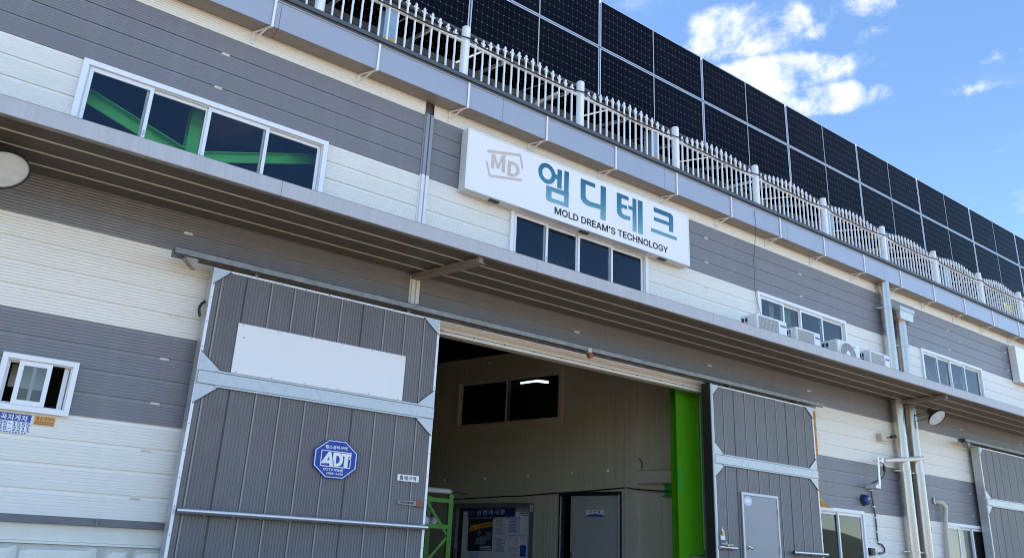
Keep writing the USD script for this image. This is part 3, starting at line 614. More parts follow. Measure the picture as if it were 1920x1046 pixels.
# curtains in the far windows
for x0, x1, mat in ((13.35, 13.52, 'curtain_w'), (13.85, 14.10, 'curtain')):
    n = 9; zs = (4.95, 5.95); v = [(x0 + (x1 - x0) * i / n, .12 + .02 * (i % 2), z) for z in zs for i in range(n + 1)]
    MB().add(v, [[i, i + 1, n + 2 + i, n + 1 + i] for i in range(n)]).build('curtain', mat, building)
m = MB(); m.box(9.82, 34, 1.6, 1.62, 4.6, 7.9); m.box(9.82, 34, .15, 1.6, 4.6, 4.64); m.build('room_lining', 'hall', building)  # same light-blocking deck, added behind the far windows
MB().box(18.6, 22.4, 1.0, 1.02, 4.6, 7.9).build('room_lining', 'curtain_w', building)
m = MB()
for i in range(7):
    a = rng.uniform(0, 6.3); x = 19.2 + i * .42; pts = [(x + .25 * math.sin(a + t * 2.2) * t, .35 + .1 * math.cos(a), 4.95 + t * .75) for t in np.linspace(0, 1, 8)]
    m.tube(pts, .022, 6)
m.build('white_tubing', 'pvc', building)  # tubes added to stand in for pipe-like reflections in the panes
MB().box(12.6, 16.2, 1.4, 1.42, 0.05, 2.3).build('room_lining', 'hall', building)
MB().box(18.9, 20.38, .1, .12, .1, 1.95).build('blind', 'curtain_w', building)  # pale sheet added to stand in for reflections in this window

# ---------------------------------------------------------------- sliding doors
def sliding_door(x0, x1, zb, zt, joints, label, rail_z=(2.44, 2.59), left_face=True):
    d = thing('sliding_door', label, 'door', 'sliding doors')
    yf = -.28; rd = .007 if x0 < 8 else .0028
    # leaf: ribbed vertical strips between the joints
    edges = [x0 + .035] + [j for j in joints if x0 + .08 < j < x1 - .08] + [x1 - .035]
    for i, (a, b) in enumerate(zip(edges[:-1], edges[1:])):
        m = MB(); n = max(1, int(round((b - a - .028) / .037))); s = (b - a - .028) / n
        pr = [(a, .012), (a + .006, .012), (a + .006, 0), (a + .014, 0)]
        for k in range(n):
            c = a + .014 + k * s; pr += [(c, 0), (c + s * .42, 0), (c + s * .58, -rd), (c + s * .86, -rd)]
        pr += [(b - .014, 0), (b, 0)]
        for (xa, ya), (xb, yb) in zip(pr[:-1], pr[1:]): m.quad((xa, yf + ya, zb), (xb, yf + yb, zb), (xb, yf + yb, zt - .02), (xa, yf + ya, zt - .02))
        m.build('door_strip', 'door_grey', d)
        if i and i % 5 not in (2,): MB().box(a - .002, a + .014, yf - .0065, yf + .001, zb, zt - .02).build('joint_strip', 'door_rib', d)
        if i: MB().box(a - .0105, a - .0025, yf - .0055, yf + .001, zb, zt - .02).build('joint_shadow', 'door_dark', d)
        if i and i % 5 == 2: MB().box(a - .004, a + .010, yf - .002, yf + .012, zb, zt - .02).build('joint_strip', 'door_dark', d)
    m = MB(); m.box(x0 + .004, x1 - .004, yf + .014, yf + .1, zb, zt - .004); m.build('leaf_core', 'door_grey', d)
    fr = sbox(x0, zb, x1, zt).difference(sbox(x0 + .034, zb - 1, x1 - .034, zt - .022))
    MB().poly(fr, yf - .012, yf + .004).build('edge_trim', 'alu', d)
    MB().box(x0, x0 + .003, yf + .004, -.10, zb, zt).build('side_plate', 'galv', d)
    m = MB()
    for z in np.arange(zb + .15, zt, .29): m.tube([(x0 + .017, yf - .0155, z), (x0 + .017, yf - .012, z)], .006, 6); m.tube([(x1 - .017, yf - .0155, z), (x1 - .017, yf - .012, z)], .006, 6)
    for x in np.arange(x0 + .2, x1, .31): m.tube([(x, yf - .0155, zt - .011), (x, yf - .012, zt - .011)], .006, 6)
    m.build('screws', 'ac_dark', d)
    m = MB(); m.box(x0 + .004, x1 - .004, yf - .030, yf - .0125, rail_z[0], rail_z[1]); m.box(x0 + .22, x1 - .22, yf - .036, yf - .0125, rail_z[1], rail_z[1] + .018); m.box(x0 + .22, x1 - .22, yf - .036, yf - .0125, rail_z[0] - .018, rail_z[0])
    m.build('middle_rail', 'galv', d)
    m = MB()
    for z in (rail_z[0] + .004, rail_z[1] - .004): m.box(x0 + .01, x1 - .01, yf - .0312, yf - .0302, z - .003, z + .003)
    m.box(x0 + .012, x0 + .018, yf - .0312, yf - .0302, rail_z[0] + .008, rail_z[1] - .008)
    m.build('rail_seam', 'door_dark', d)  # dark strips painting the shade along the rail edges
    g = .275
    for tri_ in ([(x0 + .012, rail_z[1]), (x0 + g + .012, rail_z[1]), (x0 + .012, rail_z[1] + g * .8)], [(x0 + .012, rail_z[0]), (x0 + g + .012, rail_z[0]), (x0 + .012, rail_z[0] - g * .82)],
                 [(x1 - .012, rail_z[1]), (x1 - g - .012, rail_z[1]), (x1 - .012, rail_z[1] + g * .85)], [(x1 - .012, rail_z[0]), (x1 - g - .012, rail_z[0]), (x1 - .012, rail_z[0] - g * .8)],
                 [(x0 + .012, zt - .012), (x0 + .20, zt - .012), (x0 + .012, zt - .20)], [(x1 - .012, zt - .012), (x1 - .26, zt - .012), (x1 - .012, zt - .21)]):
        MB().poly(Polygon(tri_), yf - .019, yf - .0125).build('gusset_plate', 'galv', d)
        (ax_, az_), (bx_, bz_) = (tri_[1], tri_[2]); MB().bar((ax_, yf - .016, az_), (bx_, yf - .016, bz_), .008, .008, (0, 1, 0)).build('gusset_edge', 'door_dark', d)  # dark bar painting shade along the sloping gusset edge
    m = MB()
    for x in (x0 + .5, x1 - .5): m.box(x - .02, x + .02, -.29, -.26, zt, zt + .12); m.tube([(x, -.30, 3.87), (x, -.23, 3.87)], .035, 12)
    m.build('hanger', 'galv_dull', d)
    return d
d1 = sliding_door(2.32, 5.405, .10, 3.797, [2.43, 2.72, 3.025, 3.315, 3.625, 3.94, 4.25, 4.56, 4.865, 5.16], 'big grey sliding door with a blank white board and blue octagonal shield, pushed open left of the doorway')
def bumper(parent, x0, x1, z):
    m = MB(); m.tube([(x0, -.365, z), (x1, -.365, z)], .030, 16); b = m.build('push_bar', 'pipe_bar', parent, smooth=40)
    m = MB(); m.tube([(x0 - .002, -.365, z), (x0 + .012, -.365, z)], .026, 16); m.build('bar_plug', 'rubber', b)
    m = MB(); m.box(x0 + .03, x1 - .03, -.345, -.283, z - .032, z - .022)
    for x in np.arange(x0 + .3, x1, .31): m.box(x - .015, x + .015, -.345, -.28, z - .040, z - .022)
    m.build('bar_bracket', 'galv_dull', b)
bumper(d1, 2.345, 5.395, 1.077)
MB().poly(sbox(2.694, 2.615, 4.916, 3.202), -.302, -.296).build('name_board', 'board_white', d1)
m = MB()
for x in np.arange(2.75, 4.9, .42): m.tube([(x, -.305, 3.185), (x, -.302, 3.185)], .006, 6); m.tube([(x, -.305, 2.63), (x, -.302, 2.63)], .006, 6)
m.tube([(2.78, -.306, 3.04), (2.78, -.302, 3.04)], .008, 6)
m.build('board_screw', 'ac_dark', d1)
# hasp
m = MB(); hs = Polygon([(4.985, 1.335), (5.24, 1.325), (5.24, 1.385), (4.985, 1.375), (4.97, 1.355)]); m.poly(hs.difference(sbox(5.0, 1.343, 5.20, 1.368)), -.315, -.306)
h = m.build('hasp', 'galv_dull', d1)
MB().box(5.24, 5.35, -.318, -.296, 1.32, 1.392).build('hasp_plate', 'brown_print', h)

d2 = sliding_door(10.985, 13.96, .12, 3.80, [11.29, 11.58, 11.885, 12.19, 12.488, 12.79, 13.09, 13.40, 13.68], 'grey sliding door with a small pedestrian door in it, right of the open doorway')
m = MB(); m.box(10.925, 10.982, -.30, -.12, .12, 3.82); m.build('edge_seal', 'rubber', d2)
MB().tube([(10.955, -.305, .12), (10.955, -.305, 3.8)], .022, 10).build('edge_tube', 'galv', d2)
# pedestrian door in it
fr = sbox(11.640, .12, 12.655, 2.015).difference(sbox(11.685, .0, 12.612, 1.972))
pdr = MB().poly(sbox(11.69, .14, 12.606, 1.966), -.312, -.296).build('pedestrian_door', 'pd_leaf', d2)
MB().poly(fr, -.318, -.294).build('frame', 'galv', pdr)
MB().lathe([(0, .012), (.02, .012), (.022, .026), (.05, .032), (.062, .02), (.064, .0)], (11.79, -.312, 1.10), (0, -1, 0)).build('knob', 'chrome', pdr, smooth=40)
MB().lathe([(0, .0), (0, .036), (.006, .036), (.008, .0)], (11.79, -.312, 1.10), (0, -1, 0)).build('rose', 'chrome', pdr)
for z in (1.74, 1.10, .4): MB().tube([(12.628, -.325, z - .05), (12.628, -.325, z + .05)], .012, 8).build('hinge', 'alu', pdr)
bumper(d2, 12.94, 13.965, 1.077)
# bolt, padlock and tag at its leading edge
m = MB(); m.tube([(10.99, -.33, 1.085), (11.43, -.33, 1.080)], .030, 12); b = m.build('draw_bar', 'pipe_bar', d2, smooth=40)
m = MB(); m.bar((11.02, -.365, 1.14), (11.28, -.365, 1.12), .02, .02); m.bar((11.1, -.37, 1.16), (11.2, -.37, 1.10), .02, .02); m.tube([(11.26, -.37, 1.12), (11.27, -.37, 1.15), (11.3, -.37, 1.15), (11.31, -.37, 1.11)], .007, 6); m.build('latch', 'chrome', b)
m = MB(); m.box(11.045, 11.10, -.36, -.335, 1.27, 1.335); lk = m.build('padlock', 'brass', d2)
MB().tube([(11.055, -.348, 1.33), (11.055, -.348, 1.375), (11.072, -.348, 1.39), (11.09, -.348, 1.375), (11.09, -.348, 1.33)], .006, 8).build('shackle', 'chrome', lk)
MB().tube([(11.06, -.35, 1.37), (11.04, -.35, 1.40), (11.06, -.35, 1.42), (11.08, -.35, 1.39)], .005, 6).build('chain', 'galv', lk)
m = MB(); m.box(11.03, 11.14, -.334, -.330, 1.175, 1.28); tg = m.build('key_tag', 'print_white', d2)
MB().box(11.03, 11.14, -.336, -.3345, 1.175, 1.20).build('key_tag_band', 'ac_blue', tg)
d3 = sliding_door(20.68, 23.8, .12, 3.795, [21.03, 21.36, 21.73, 22.12, 22.55, 22.9, 23.25], 'farthest grey sliding door, cut off at the right edge beside the white hose')

# ---------------------------------------------------------------- signs
s = thing('company_sign', 'wide white company sign box with teal Korean lettering above the canopy', 'sign')
m = MB(); m.box(5.705, 10.622, -.20, -.03, 5.943, 6.945); m.build('sign_box', 'sign_white', s)
MB().poly(ring(5.695, 10.632, 5.933, 6.955, .022), -.205, -.025).build('sign_edge', 'trim_white', s)
for x in (6.29, 8.13, 9.98): MB().box(x - .09, x + .09, -.15, -.08, 5.915, 5.932).build('drain_cap', 'ac_dark', s)
yb = -.2005
def pl_(pts): return Polygon(pts)
E1 = Point(0, 0).buffer(1, 24)
from shapely import affinity as aff
o = aff.translate(aff.scale(E1, .180, .180), 7.248, 6.689).difference(aff.translate(aff.scale(E1, .098, .104), 7.248, 6.689))
em = unary_union([o, sbox(7.40, 6.655, 7.49, 6.735), sbox(7.468, 6.505, 7.560, 6.845), sbox(7.614, 6.495, 7.711, 6.865)])
mi = pl_([(7.243, 6.478), (7.717, 6.495), (7.717, 6.222), (7.30, 6.212), (7.262, 6.225), (7.245, 6.262)]).difference(pl_([(7.353, 6.408), (7.622, 6.408), (7.622, 6.288), (7.375, 6.283), (7.353, 6.30)]))
di = unary_union([pl_([(7.972, 6.842), (8.296, 6.842), (8.296, 6.768), (8.083, 6.768), (8.083, 6.56), (8.095, 6.52), (8.13, 6.49), (8.18, 6.478), (8.43, 6.490), (8.43, 6.408), (8.16, 6.385), (8.08, 6.395), (8.02, 6.425), (7.985, 6.47), (7.974, 6.53)]), sbox(8.425, 6.230, 8.544, 6.855)])
te = unary_union([pl_([(8.804, 6.844), (9.083, 6.844), (9.083, 6.772), (8.912, 6.772), (8.912, 6.655), (9.046, 6.66), (9.046, 6.592), (8.912, 6.588), (8.912, 6.52), (8.93, 6.485), (8.98, 6.470), (9.122, 6.476), (9.122, 6.405), (8.97, 6.388), (8.88, 6.40), (8.825, 6.435), (8.806, 6.49)]), sbox(9.08, 6.615, 9.19, 6.68), sbox(9.181, 6.226, 9.273, 6.852), sbox(9.312, 6.222, 9.427, 6.860)])
kk = unary_union([pl_([(9.712, 6.842), (10.13, 6.842), (10.18, 6.830), (10.21, 6.795), (10.213, 6.74), (10.203, 6.480), (10.095, 6.480), (10.100, 6.585), (9.712, 6.580), (9.712, 6.650), (10.102, 6.657), (10.103, 6.72), (10.095, 6.745), (10.07, 6.752), (9.712, 6.752)]), sbox(9.635, 6.350, 10.297, 6.414)])
for shp in (unary_union([em, mi]), di, te, kk): MB().poly(shp, yb - .0035, yb).build('korean_letter', 'sign_teal', s)
m = MB(); text_at(m, "MOLD DREAM'S TECHNOLOGY", 0, 0, .115, 0, .003, 1.0, True)
v = np.vstack(m.v); sx = (10.055 - 7.43) / (v[:, 0].max() - v[:, 0].min())
m.v = [np.stack([7.43 + (q[:, 0] - v[:, 0].min()) * sx, yb + q[:, 1], 6.038 + q[:, 2]], 1) for q in m.v]
v, f = np.vstack(m.v), np.vstack(m.f)
letters = sorted(trimesh.Trimesh(v, f, process=True).split(only_watertight=False), key=lambda t: t.bounds[0][0])
for a, b in ((0, 4), (4, 11), (11, len(letters))):
    q = MB()
    for t in letters[a:b]: q.tri(t)
    q.build('latin_word', 'black', s)
lg = [pl_([(6.063, 6.835), (6.09, 6.835), (6.70, 6.872), (6.725, 6.85), (6.775, 6.60), (6.745, 6.60), (6.69, 6.828), (6.063, 6.795)]) if False else pl_([(6.065, 6.70), (6.085, 6.70), (6.70, 6.855), (6.735, 6.83), (6.768, 6.60), (6.735, 6.60), (6.70, 6.80), (6.065, 6.66)])]
m = MB()
m.poly(pl_([(6.065, 6.705), (6.68, 6.850), (6.715, 6.842), (6.770, 6.60), (6.738, 6.60), (6.685, 6.805), (6.065, 6.660)]), yb - .003, yb)
m.poly(pl_([(6.045, 6.505), (6.075, 6.508), (6.145, 6.305), (6.75, 6.425), (6.75, 6.390), (6.125, 6.262)]), yb - .003, yb)
m.poly(pl_([(6.150, 6.425), (6.150, 6.660), (6.215, 6.675), (6.278, 6.52), (6.342, 6.706), (6.41, 6.722), (6.41, 6.420), (6.352, 6.418), (6.352, 6.615), (6.298, 6.450), (6.262, 6.448), (6.205, 6.590), (6.205, 6.425)]), yb - .003, yb)
m.poly(pl_([(6.465, 6.405), (6.465, 6.655), (6.56, 6.668), (6.64, 6.655), (6.69, 6.60), (6.69, 6.50), (6.64, 6.435), (6.56, 6.405)]).difference(pl_([(6.525, 6.455), (6.525, 6.612), (6.57, 6.615), (6.615, 6.60), (6.635, 6.565), (6.635, 6.515), (6.61, 6.475), (6.57, 6.455)])), yb - .003, yb)
m.build('logo', 'tan', s)
s = thing('company_sign', 'blank end of a white sign box at the far right above the canopy', 'sign')
MB().box(23.90, 28.9, -.2, -.03, 5.94, 6.94).build('sign_box', 'sign_white', s)
MB().poly(ring(23.89, 28.91, 5.93, 6.95, .022), -.205, -.025).build('sign_edge', 'trim_white', s)

# octagonal security shield on the first door
s = thing('security_shield', 'blue octagonal security shield with white lettering on the big left sliding door', 'sign')
cx, cz, r = 4.086, 1.783, .287
def octo(k, kz=.80): return Polygon([(cx + k * r * math.cos(math.pi / 8 + i * math.pi / 4) * 1.06, cz + k * r * kz * 1.06 * math.sin(math.pi / 8 + i * math.pi / 4)) for i in range(8)])
MB().poly(octo(1.0), -.318, -.298).build('plate', 'adt_blue', s)
m = MB(); m.poly(octo(.955).difference(octo(.92)), -.3195, -.318); m.poly(ring(3.893, 4.283, 1.690, 1.878, .009), -.3195, -.318); m.build('border', 'print_white', s)
A = pl_([(3.897, 1.722), (3.985, 1.862), (4.020, 1.862), (4.062, 1.700), (4.015, 1.700), (4.008, 1.728), (3.950, 1.728), (3.938, 1.722)]).difference(pl_([(3.972, 1.765), (3.996, 1.805), (4.006, 1.765)]))
Dd = pl_([(4.050, 1.862), (4.13, 1.862), (4.165, 1.84), (4.180, 1.80), (4.178, 1.75), (4.15, 1.712), (4.10, 1.700), (4.072, 1.700), (4.046, 1.80)]).difference(pl_([(4.092, 1.735), (4.088, 1.825), (4.118, 1.825), (4.137, 1.80), (4.137, 1.765), (4.118, 1.738)]))
T = pl_([(4.150, 1.862), (4.276, 1.862), (4.276, 1.828), (4.246, 1.828), (4.246, 1.700), (4.196, 1.700), (4.196, 1.828), (4.172, 1.828)])
m = MB()
for q in (A, Dd, T): m.poly(q, -.3205, -.318)
m.poly(aff.translate(aff.scale(E1, .009, .009), 4.262, 1.808), -.3195, -.318)
m.build('large_lettering', 'print_white', s)
m = MB(); text_at(m, '캡스경비구역', 3.934, 1.905, .036, -.318, .0015, 1.16); m.build('upper_lettering', 'print_white', s)
m = MB(); text_at(m, 'CCTV', 3.935, 1.645, .027, -.318, .0015, 1.25, True); text_at(m, '작동중', 4.075, 1.645, .029, -.318, .0015, 1.2); m.build('middle_lettering', 'print_white', s)
m = MB(); text_at(m, '1588-6400', 3.98, 1.605, .022, -.318, .0015, 1.25, True); m.build('phone_number', 'print_white', s)
s = thing('door_notice', 'small white notice with black Korean lettering above the hasp', 'sign')
MB().poly(sbox(4.950, 1.615, 5.258, 1.694), -.3, -.294).build('plate', 'print_white', s)
m = MB(); text_at(m, '통제구역', 4.977, 1.632, .047, -.3, .0015, 1.14); m.build('lettering', 'black', s)
s = thing('round_sticker', 'pale blue octagonal sticker on the pedestrian door', 'sticker')
MB().poly(Polygon([(11.805 + .118 * math.cos(math.pi / 8 + i * math.pi / 4), 1.873 + .088 * math.sin(math.pi / 8 + i * math.pi / 4)) for i in range(8)]), -.3145, -.3125).build('plate', 'paper_blue', s)
MB().poly(sbox(11.74, 1.85, 11.87, 1.905), -.3155, -.3146).build('panel', 'print_white', s)
s = thing('forklift_advert', 'blue and white advert sticker under the small window', 'sticker')
MB().poly(sbox(.50, 1.718, .873, 1.909), -.0085, -.006).build('sheet', 'print_white', s)
MB().poly(sbox(.50, 1.835, .873, 1.909), -.0092, -.0086).build('heading', 'blue_print', s)
m = MB(); text_at(m, '곡지게차', .603, 1.848, .050, -.0093, .0008, 1.05); m.build('heading_lettering', 'print_white', s)
m = MB(); text_at(m, '85-1555', .598, 1.788, .040, -.0087, .0008, 1.12, True); text_at(m, '35-2211', .604, 1.741, .038, -.0087, .0008, 1.18, True)
for i in range(9): m.box(.63 + i * .026, .648 + i * .026, -.0095, -.0087, 1.722, 1.732)
m.build('lettering', 'blue_print', s)
s = thing('forklift_advert', 'small orange advert sticker right of the blue and white one', 'sticker')
MB().poly(sbox(.902, 1.822, 1.09, 1.913), -.0085, -.006).build('sheet', 'orange_print', s)
m = MB(); text_at(m, '형신지게차', .915, 1.875, .026, -.0087, .0008, 1.12)
for z in (1.855, 1.835):
    for i in range(8): m.box(.912 + i * .0215, .928 + i * .0215, -.0095, -.0087, z - .006, z + .007)
m.build('lettering', 'brown_print', s)
s = thing('wall_sticker', 'small pale orange sticker on the white cladding beside the steel pipes', 'sticker')
MB().poly(sbox(18.385, 1.735, 18.56, 1.82), -.0085, -.006).build('sheet', 'tan', s)
m = MB()
for i in range(3): m.box(18.40, 18.545, -.0092, -.0086, 1.75 + i * .024, 1.76 + i * .024)
m.build('lettering', 'orange_print', s)
s = thing('jamb_notice', 'small white notice with a blue mark on the grey jamb by the green column', 'sticker')
MB().box(11.13, 11.27, -.012, -.0065, 1.46, 1.56).build('sheet', 'print_white', s)
MB().box(11.20, 11.25, -.0135, -.0122, 1.49, 1.54).build('mark', 'ac_blue', s)

# ---------------------------------------------------------------- air conditioner units on the canopy
def ac_unit(x0, x1, yf, zt, depth, kind, label):
    t = thing('air_conditioner', label, 'air conditioner', 'outdoor units standing on the canopy'); h = .545; zb = zt - h; w = x1 - x0
    m = MB(); r = .014                              # casing with chamfered edges
    c = trimesh.creation.box((w, depth, h)); m.hexa([(x0 + r, yf, zb), (x1 - r, yf, zb), (x1 - r, yf + depth, zb), (x0 + r, yf + depth, zb)], [(x0 + r, yf, zt - r), (x1 - r, yf, zt - r), (x1 - r, yf + depth, zt - r), (x0 + r, yf + depth, zt - r)])
    m.hexa([(x0, yf + r, zb), (x0 + r, yf, zb), (x0 + r, yf + depth, zb), (x0, yf + depth - r, zb)], [(x0, yf + r, zt - r), (x0 + r, yf, zt - r), (x0 + r, yf + depth, zt - r), (x0, yf + depth - r, zt - r)])
    m.hexa([(x1 - r, yf, zb), (x1, yf + r, zb), (x1, yf + depth - r, zb), (x1 - r, yf + depth, zb)], [(x1 - r, yf, zt - r), (x1, yf + r, zt - r), (x1, yf + depth - r, zt - r), (x1 - r, yf + depth, zt - r)])
    m.hexa([(x0 + r, yf, zt - r), (x1 - r, yf, zt - r), (x1 - r, yf + depth, zt - r), (x0 + r, yf + depth, zt - r)], [(x0 + r + r, yf + r, zt), (x1 - r - r, yf + r, zt), (x1 - r - r, yf + depth - r, zt), (x0 + r + r, yf + depth - r, zt)])
    m.build('casing', 'ac_white', t)
    # dark intake openings in the rear part of the left side, behind a few white bars
    xs_ = x0 - .0015; ya, yb_ = yf + depth * .52, yf + depth * .97
    m = MB(); m.box(xs_, x0 + .002, ya, yb_, zb + .08, zt - .035); m.build('intake', 'ac_dark', t)
    m = MB()
    for z in np.arange(zb + .08, zt - .03, .105): m.box(xs_ - .004, xs_, ya, yb_, z - .011, z + .011)
    for y in np.linspace(ya, yb_, 3): m.box(xs_ - .005, xs_, y - .008, y + .008, zb + .08, zt - .035)
    m.build('intake_bars', 'ac_white', t)
    gx, gz, gr = x0 + w * (.42 if kind else .40), zb + h * .50, h * .43
    if kind:                                         # round fan guard
        m = MB(); m.poly(aff.translate(aff.scale(Point(0, 0).buffer(1, 20), gr * 1.22, gr), gx, gz), yf - .004, yf - .0005); f = m.build('fan_opening', 'ac_dark', t)
        m = MB()
        for k in range(11):
            q = .22 + .78 * k / 10; m.poly(aff.translate(aff.scale(Point(0, 0).buffer(1, 20), gr * 1.22 * q, gr * q).difference(aff.scale(Point(0, 0).buffer(1, 20), gr * 1.22 * q - .011, gr * q - .009)), gx, gz), yf - .014, yf - .008)
        for k in range(12): a = k * math.pi / 6; m.bar((gx, yf - .010, gz), (gx + gr * 1.22 * math.cos(a), yf - .010, gz + gr * math.sin(a)), .006, .006)
        m.build('fan_guard', 'ac_grille', f)
        m = MB(); m.poly(aff.translate(aff.scale(Point(0, 0).buffer(1, 20), gr * 1.26, gr * 1.04).difference(aff.scale(Point(0, 0).buffer(1, 20), gr * 1.18, gr * .97)), gx, gz), yf - .02, yf - .0005); m.build('guard_rim', 'ac_white', f)
        m = MB(); m.lathe([(0, .07), (.012, .07), (.018, .0)], (gx, yf - .01, gz), (0, -1, 0), 16); m.build('hub', 'ac_white', f)
    else:                                            # square moulded grille
        a, b, c, d = x0 + w * .075, x0 + w * .70, zb + h * .10, zt - h * .09
        m = MB(); m.box(a, b, yf - .002, yf - .0004, c, d); f = m.build('fan_opening', 'ac_dark', t)
        m = MB()
        for x in np.linspace(a, b, 15): m.box(x - .0095, x + .0095, yf - .010, yf - .003, c, d)
        for z in np.linspace(c, d, 13): m.box(a, b, yf - .013, yf - .0035, z - .0075, z + .0075)
        m.build('fan_guard', 'ac_grille', f)
    m = MB()
    bx, bz = x0 + w * .775, zt - h * (.20 if not kind else .14)
    if kind: bx = x0 + w * .62
    for i in range(7): m.box(bx + i * w * .027, bx + i * w * .027 + w * (.020 if i % 2 else .023), yf - .003, yf - .0004, bz - .018, bz + .016)
    m.build('badge', 'ac_red' if kind else 'ac_blue', t)
    m = MB()
    for x in (x0 + .12, x1 - .12): m.box(x - .03, x + .03, yf - .02, yf + depth + .02, zb - .06, zb)
    m.build('foot', 'ac_grille', t)
    return t
ac_unit(11.955, 12.872, -.60, 5.252, .36, 0, 'white outdoor unit with square grille, leftmost of the row on the canopy')
ac_unit(13.157, 13.955, -.60, 5.235, .22, 0, 'white outdoor unit with square grille, second from the left on the canopy')
ac_unit(14.53, 15.335, -.60, 5.258, .37, 1, 'white outdoor unit with a round fan guard on the canopy')
ac_unit(15.71, 16.48, -.60, 5.245, .25, 0, 'white outdoor unit with square grille, rightmost of the row, by the steel downpipe')

# ---------------------------------------------------------------- floodlights
def flood(o, ax, r, label, mount, grp=None):
    t = thing('floodlight', label, 'floodlight'); ax = np.array(ax, float); ax /= np.linalg.norm(ax); o = np.array(o, float)
    MB().lathe([(-.62 * r * 2, .0), (-.62 * r * 2, r * .34), (-.50 * r * 2, r * .38), (-.36 * r * 2, r * .46), (-.22 * r * 2, r * .70), (-.08 * r * 2, r * .94), (0, r), (.012, r * 1.03), (.02, r * 1.0)], o, ax, 36).build('shade', 'lamp_shell', t, smooth=35)
    MB().lathe([(-.2 * r, r * .30), (-.10 * r, r * .6), (-.02 * r, r * .86), (.0, r * .98)], o, ax, 36).build('reflector', 'lamp_inner', t, smooth=35)
    MB().lathe([(-.2 * r, 0), (-.2 * r, r * .30)], o, ax, 36).build('lamp_disc', 'lamp_core', t)
    MB().lathe([(.008, 0), (.008, r * .985)], o, ax, 36).build('lens', 'lens_glass', t)
    MB().lathe([(.006, r * .97), (.022, r * .99), (.022, r * 1.04), (-.004, r * 1.04)], o, ax, 36).build('rim', 'black_metal', t, smooth=35)
    m = MB(); b = o - ax * r * .95; sd = np.cross(ax, (0, 0, 1.0)); sd /= np.linalg.norm(sd)
    m.bar(b + sd * r * .5, np.array(mount) + sd * r * .35, .03, .012); m.bar(b - sd * r * .5, np.array(mount) - sd * r * .35, .03, .012); m.bar(np.array(mount) + sd * r * .42, np.array(mount) - sd * r * .42, .03, .02)
    m.bar(mount, (mount[0] + .1, -.01, mount[2] + .05), .03, .03); m.box(mount[0] + .03, mount[0] + .17, -.03, -.006, mount[2] - .05, mount[2] + .15)
    m.build('bracket', 'black_metal', t)
    m = MB(); m.tube([o - ax * r * 1.2, o - ax * r * 1.3 + np.array((0, 0, -.16)), np.array(mount) + np.array((0, 0, -.12)), np.array((mount[0] + .1, -.015, mount[2]))], .009, 8); m.build('cord', 'cable_black', t)
L['lamp_inner'] = usdkit.material(stage, LOOKS + 'lamp_inner', {'tc': ('geometry', {}), 'w': ('noise_texture', {'scale': 26.0, 'detail': 3.0}), 'r': ('rgb_ramp', {'ramp': [(.3, (.58, .57, .52)), (.7, (.80, .79, .75))]}), 'p': ('principled_bsdf', {'roughness': .3, 'metallic': .35})},
                                  [('tc.position', 'w.vector'), ('w.fac', 'r.fac'), ('r.color', 'p.base_color')], surface='p.BSDF')
L['lamp_core'] = look('lamp_core', (.66, .62, .40), .5, var=.2, scale=60)
L['lens_glass'] = pane_look('lens_glass', (.9, .9, .88), 1.4, dust_sheen=.5, film=(.85, .85, .82))
flood((17.90, -.75, 4.084), (-.141, -.686, -.714), .205, 'brown bell floodlight under the canopy beside the two steel downpipes', (17.95, -.22, 4.17))
flood((.048, -.70, 4.148), (.234, -.465, -.854), .243, 'round floodlight with a ribbed lens, cut off at the left edge', (.0, -.3, 4.38))

# ---------------------------------------------------------------- small things on the wall
t = thing('antenna', 'white tube antenna held level on a steel mast before the steel downpipes', 'antenna')
MB().tube([(16.43, -.25, 3.04), (17.99, -.25, 3.245)], [.045, .056], 14).build('tube', 'antenna', t, smooth=40)
MB().tube([(17.99, -.25, 3.245), (18.01, -.25, 3.248)], .06, 14).build('end_cap', 'pvc', t, smooth=40)
MB().tube([(16.05, -.25, 2.985), (16.43, -.25, 3.04)], .018, 8).build('rod', 'alu', t)
m = MB(); m.box(16.30, 16.38, -.28, -.22, 2.98, 3.07); m.bar((16.12, -.28, 3.0), (16.32, -.28, 3.03), .03, .03); m.build('clamp', 'alu', t)
MB().tube([(16.20, -.25, 3.08), (16.165, -.25, 2.50)], .028, 12).build('mast', 'chrome', t, smooth=40)
m = MB(); m.poly(pl_([(16.02, 2.45), (16.215, 2.45), (16.215, 2.555), (16.12, 2.55), (16.06, 2.51)]), -.25, -.006); m.build('wall_bracket', 'alu', t)
t = thing('cable', 'grey cable hanging from the white antenna down to a small black box', 'cable')
m = MB()
def smooth_path(p, n=8):
    p = np.array(p, float); q = []
    P = np.vstack([2 * p[0] - p[1], p, 2 * p[-1] - p[-2]])
    for i in range(1, len(P) - 2):
        for u in np.linspace(0, 1, n, endpoint=False):
            a, b, c, d = P[i - 1], P[i], P[i + 1], P[i + 2]
            q.append(.5 * ((2 * b) + (-a + c) * u + (2 * a - 5 * b + 4 * c - d) * u * u + (-a + 3 * b - 3 * c + d) * u ** 3))
    return q + [p[-1]]
m.tube(smooth_path([(16.40, -.25, 2.98), (16.43, -.24, 2.78), (16.33, -.2, 2.66), (16.22, -.1, 2.58), (16.16, -.06, 2.53), (16.20, -.035, 2.40), (16.27, -.03, 1.88), (16.27, -.03, 1.42), (16.40, -.03, 1.36), (16.49, -.03, 1.28), (16.44, -.03, 1.20), (16.27, -.03, 1.18)]), .017, 8)
m.build('cable', 'cable', t, smooth=50)
m = MB(); m.tube([(16.415, -.248, 2.93), (16.42, -.245, 2.82)], .028, 8); m.build('sleeve', 'cable_black', t)
m = MB()
for x, z in ((16.19, 2.42), (16.245, 2.1), (16.27, 1.88), (16.27, 1.6), (16.28, 1.40)): m.box(x - .03, x + .03, -.05, -.006, z - .012, z + .012)
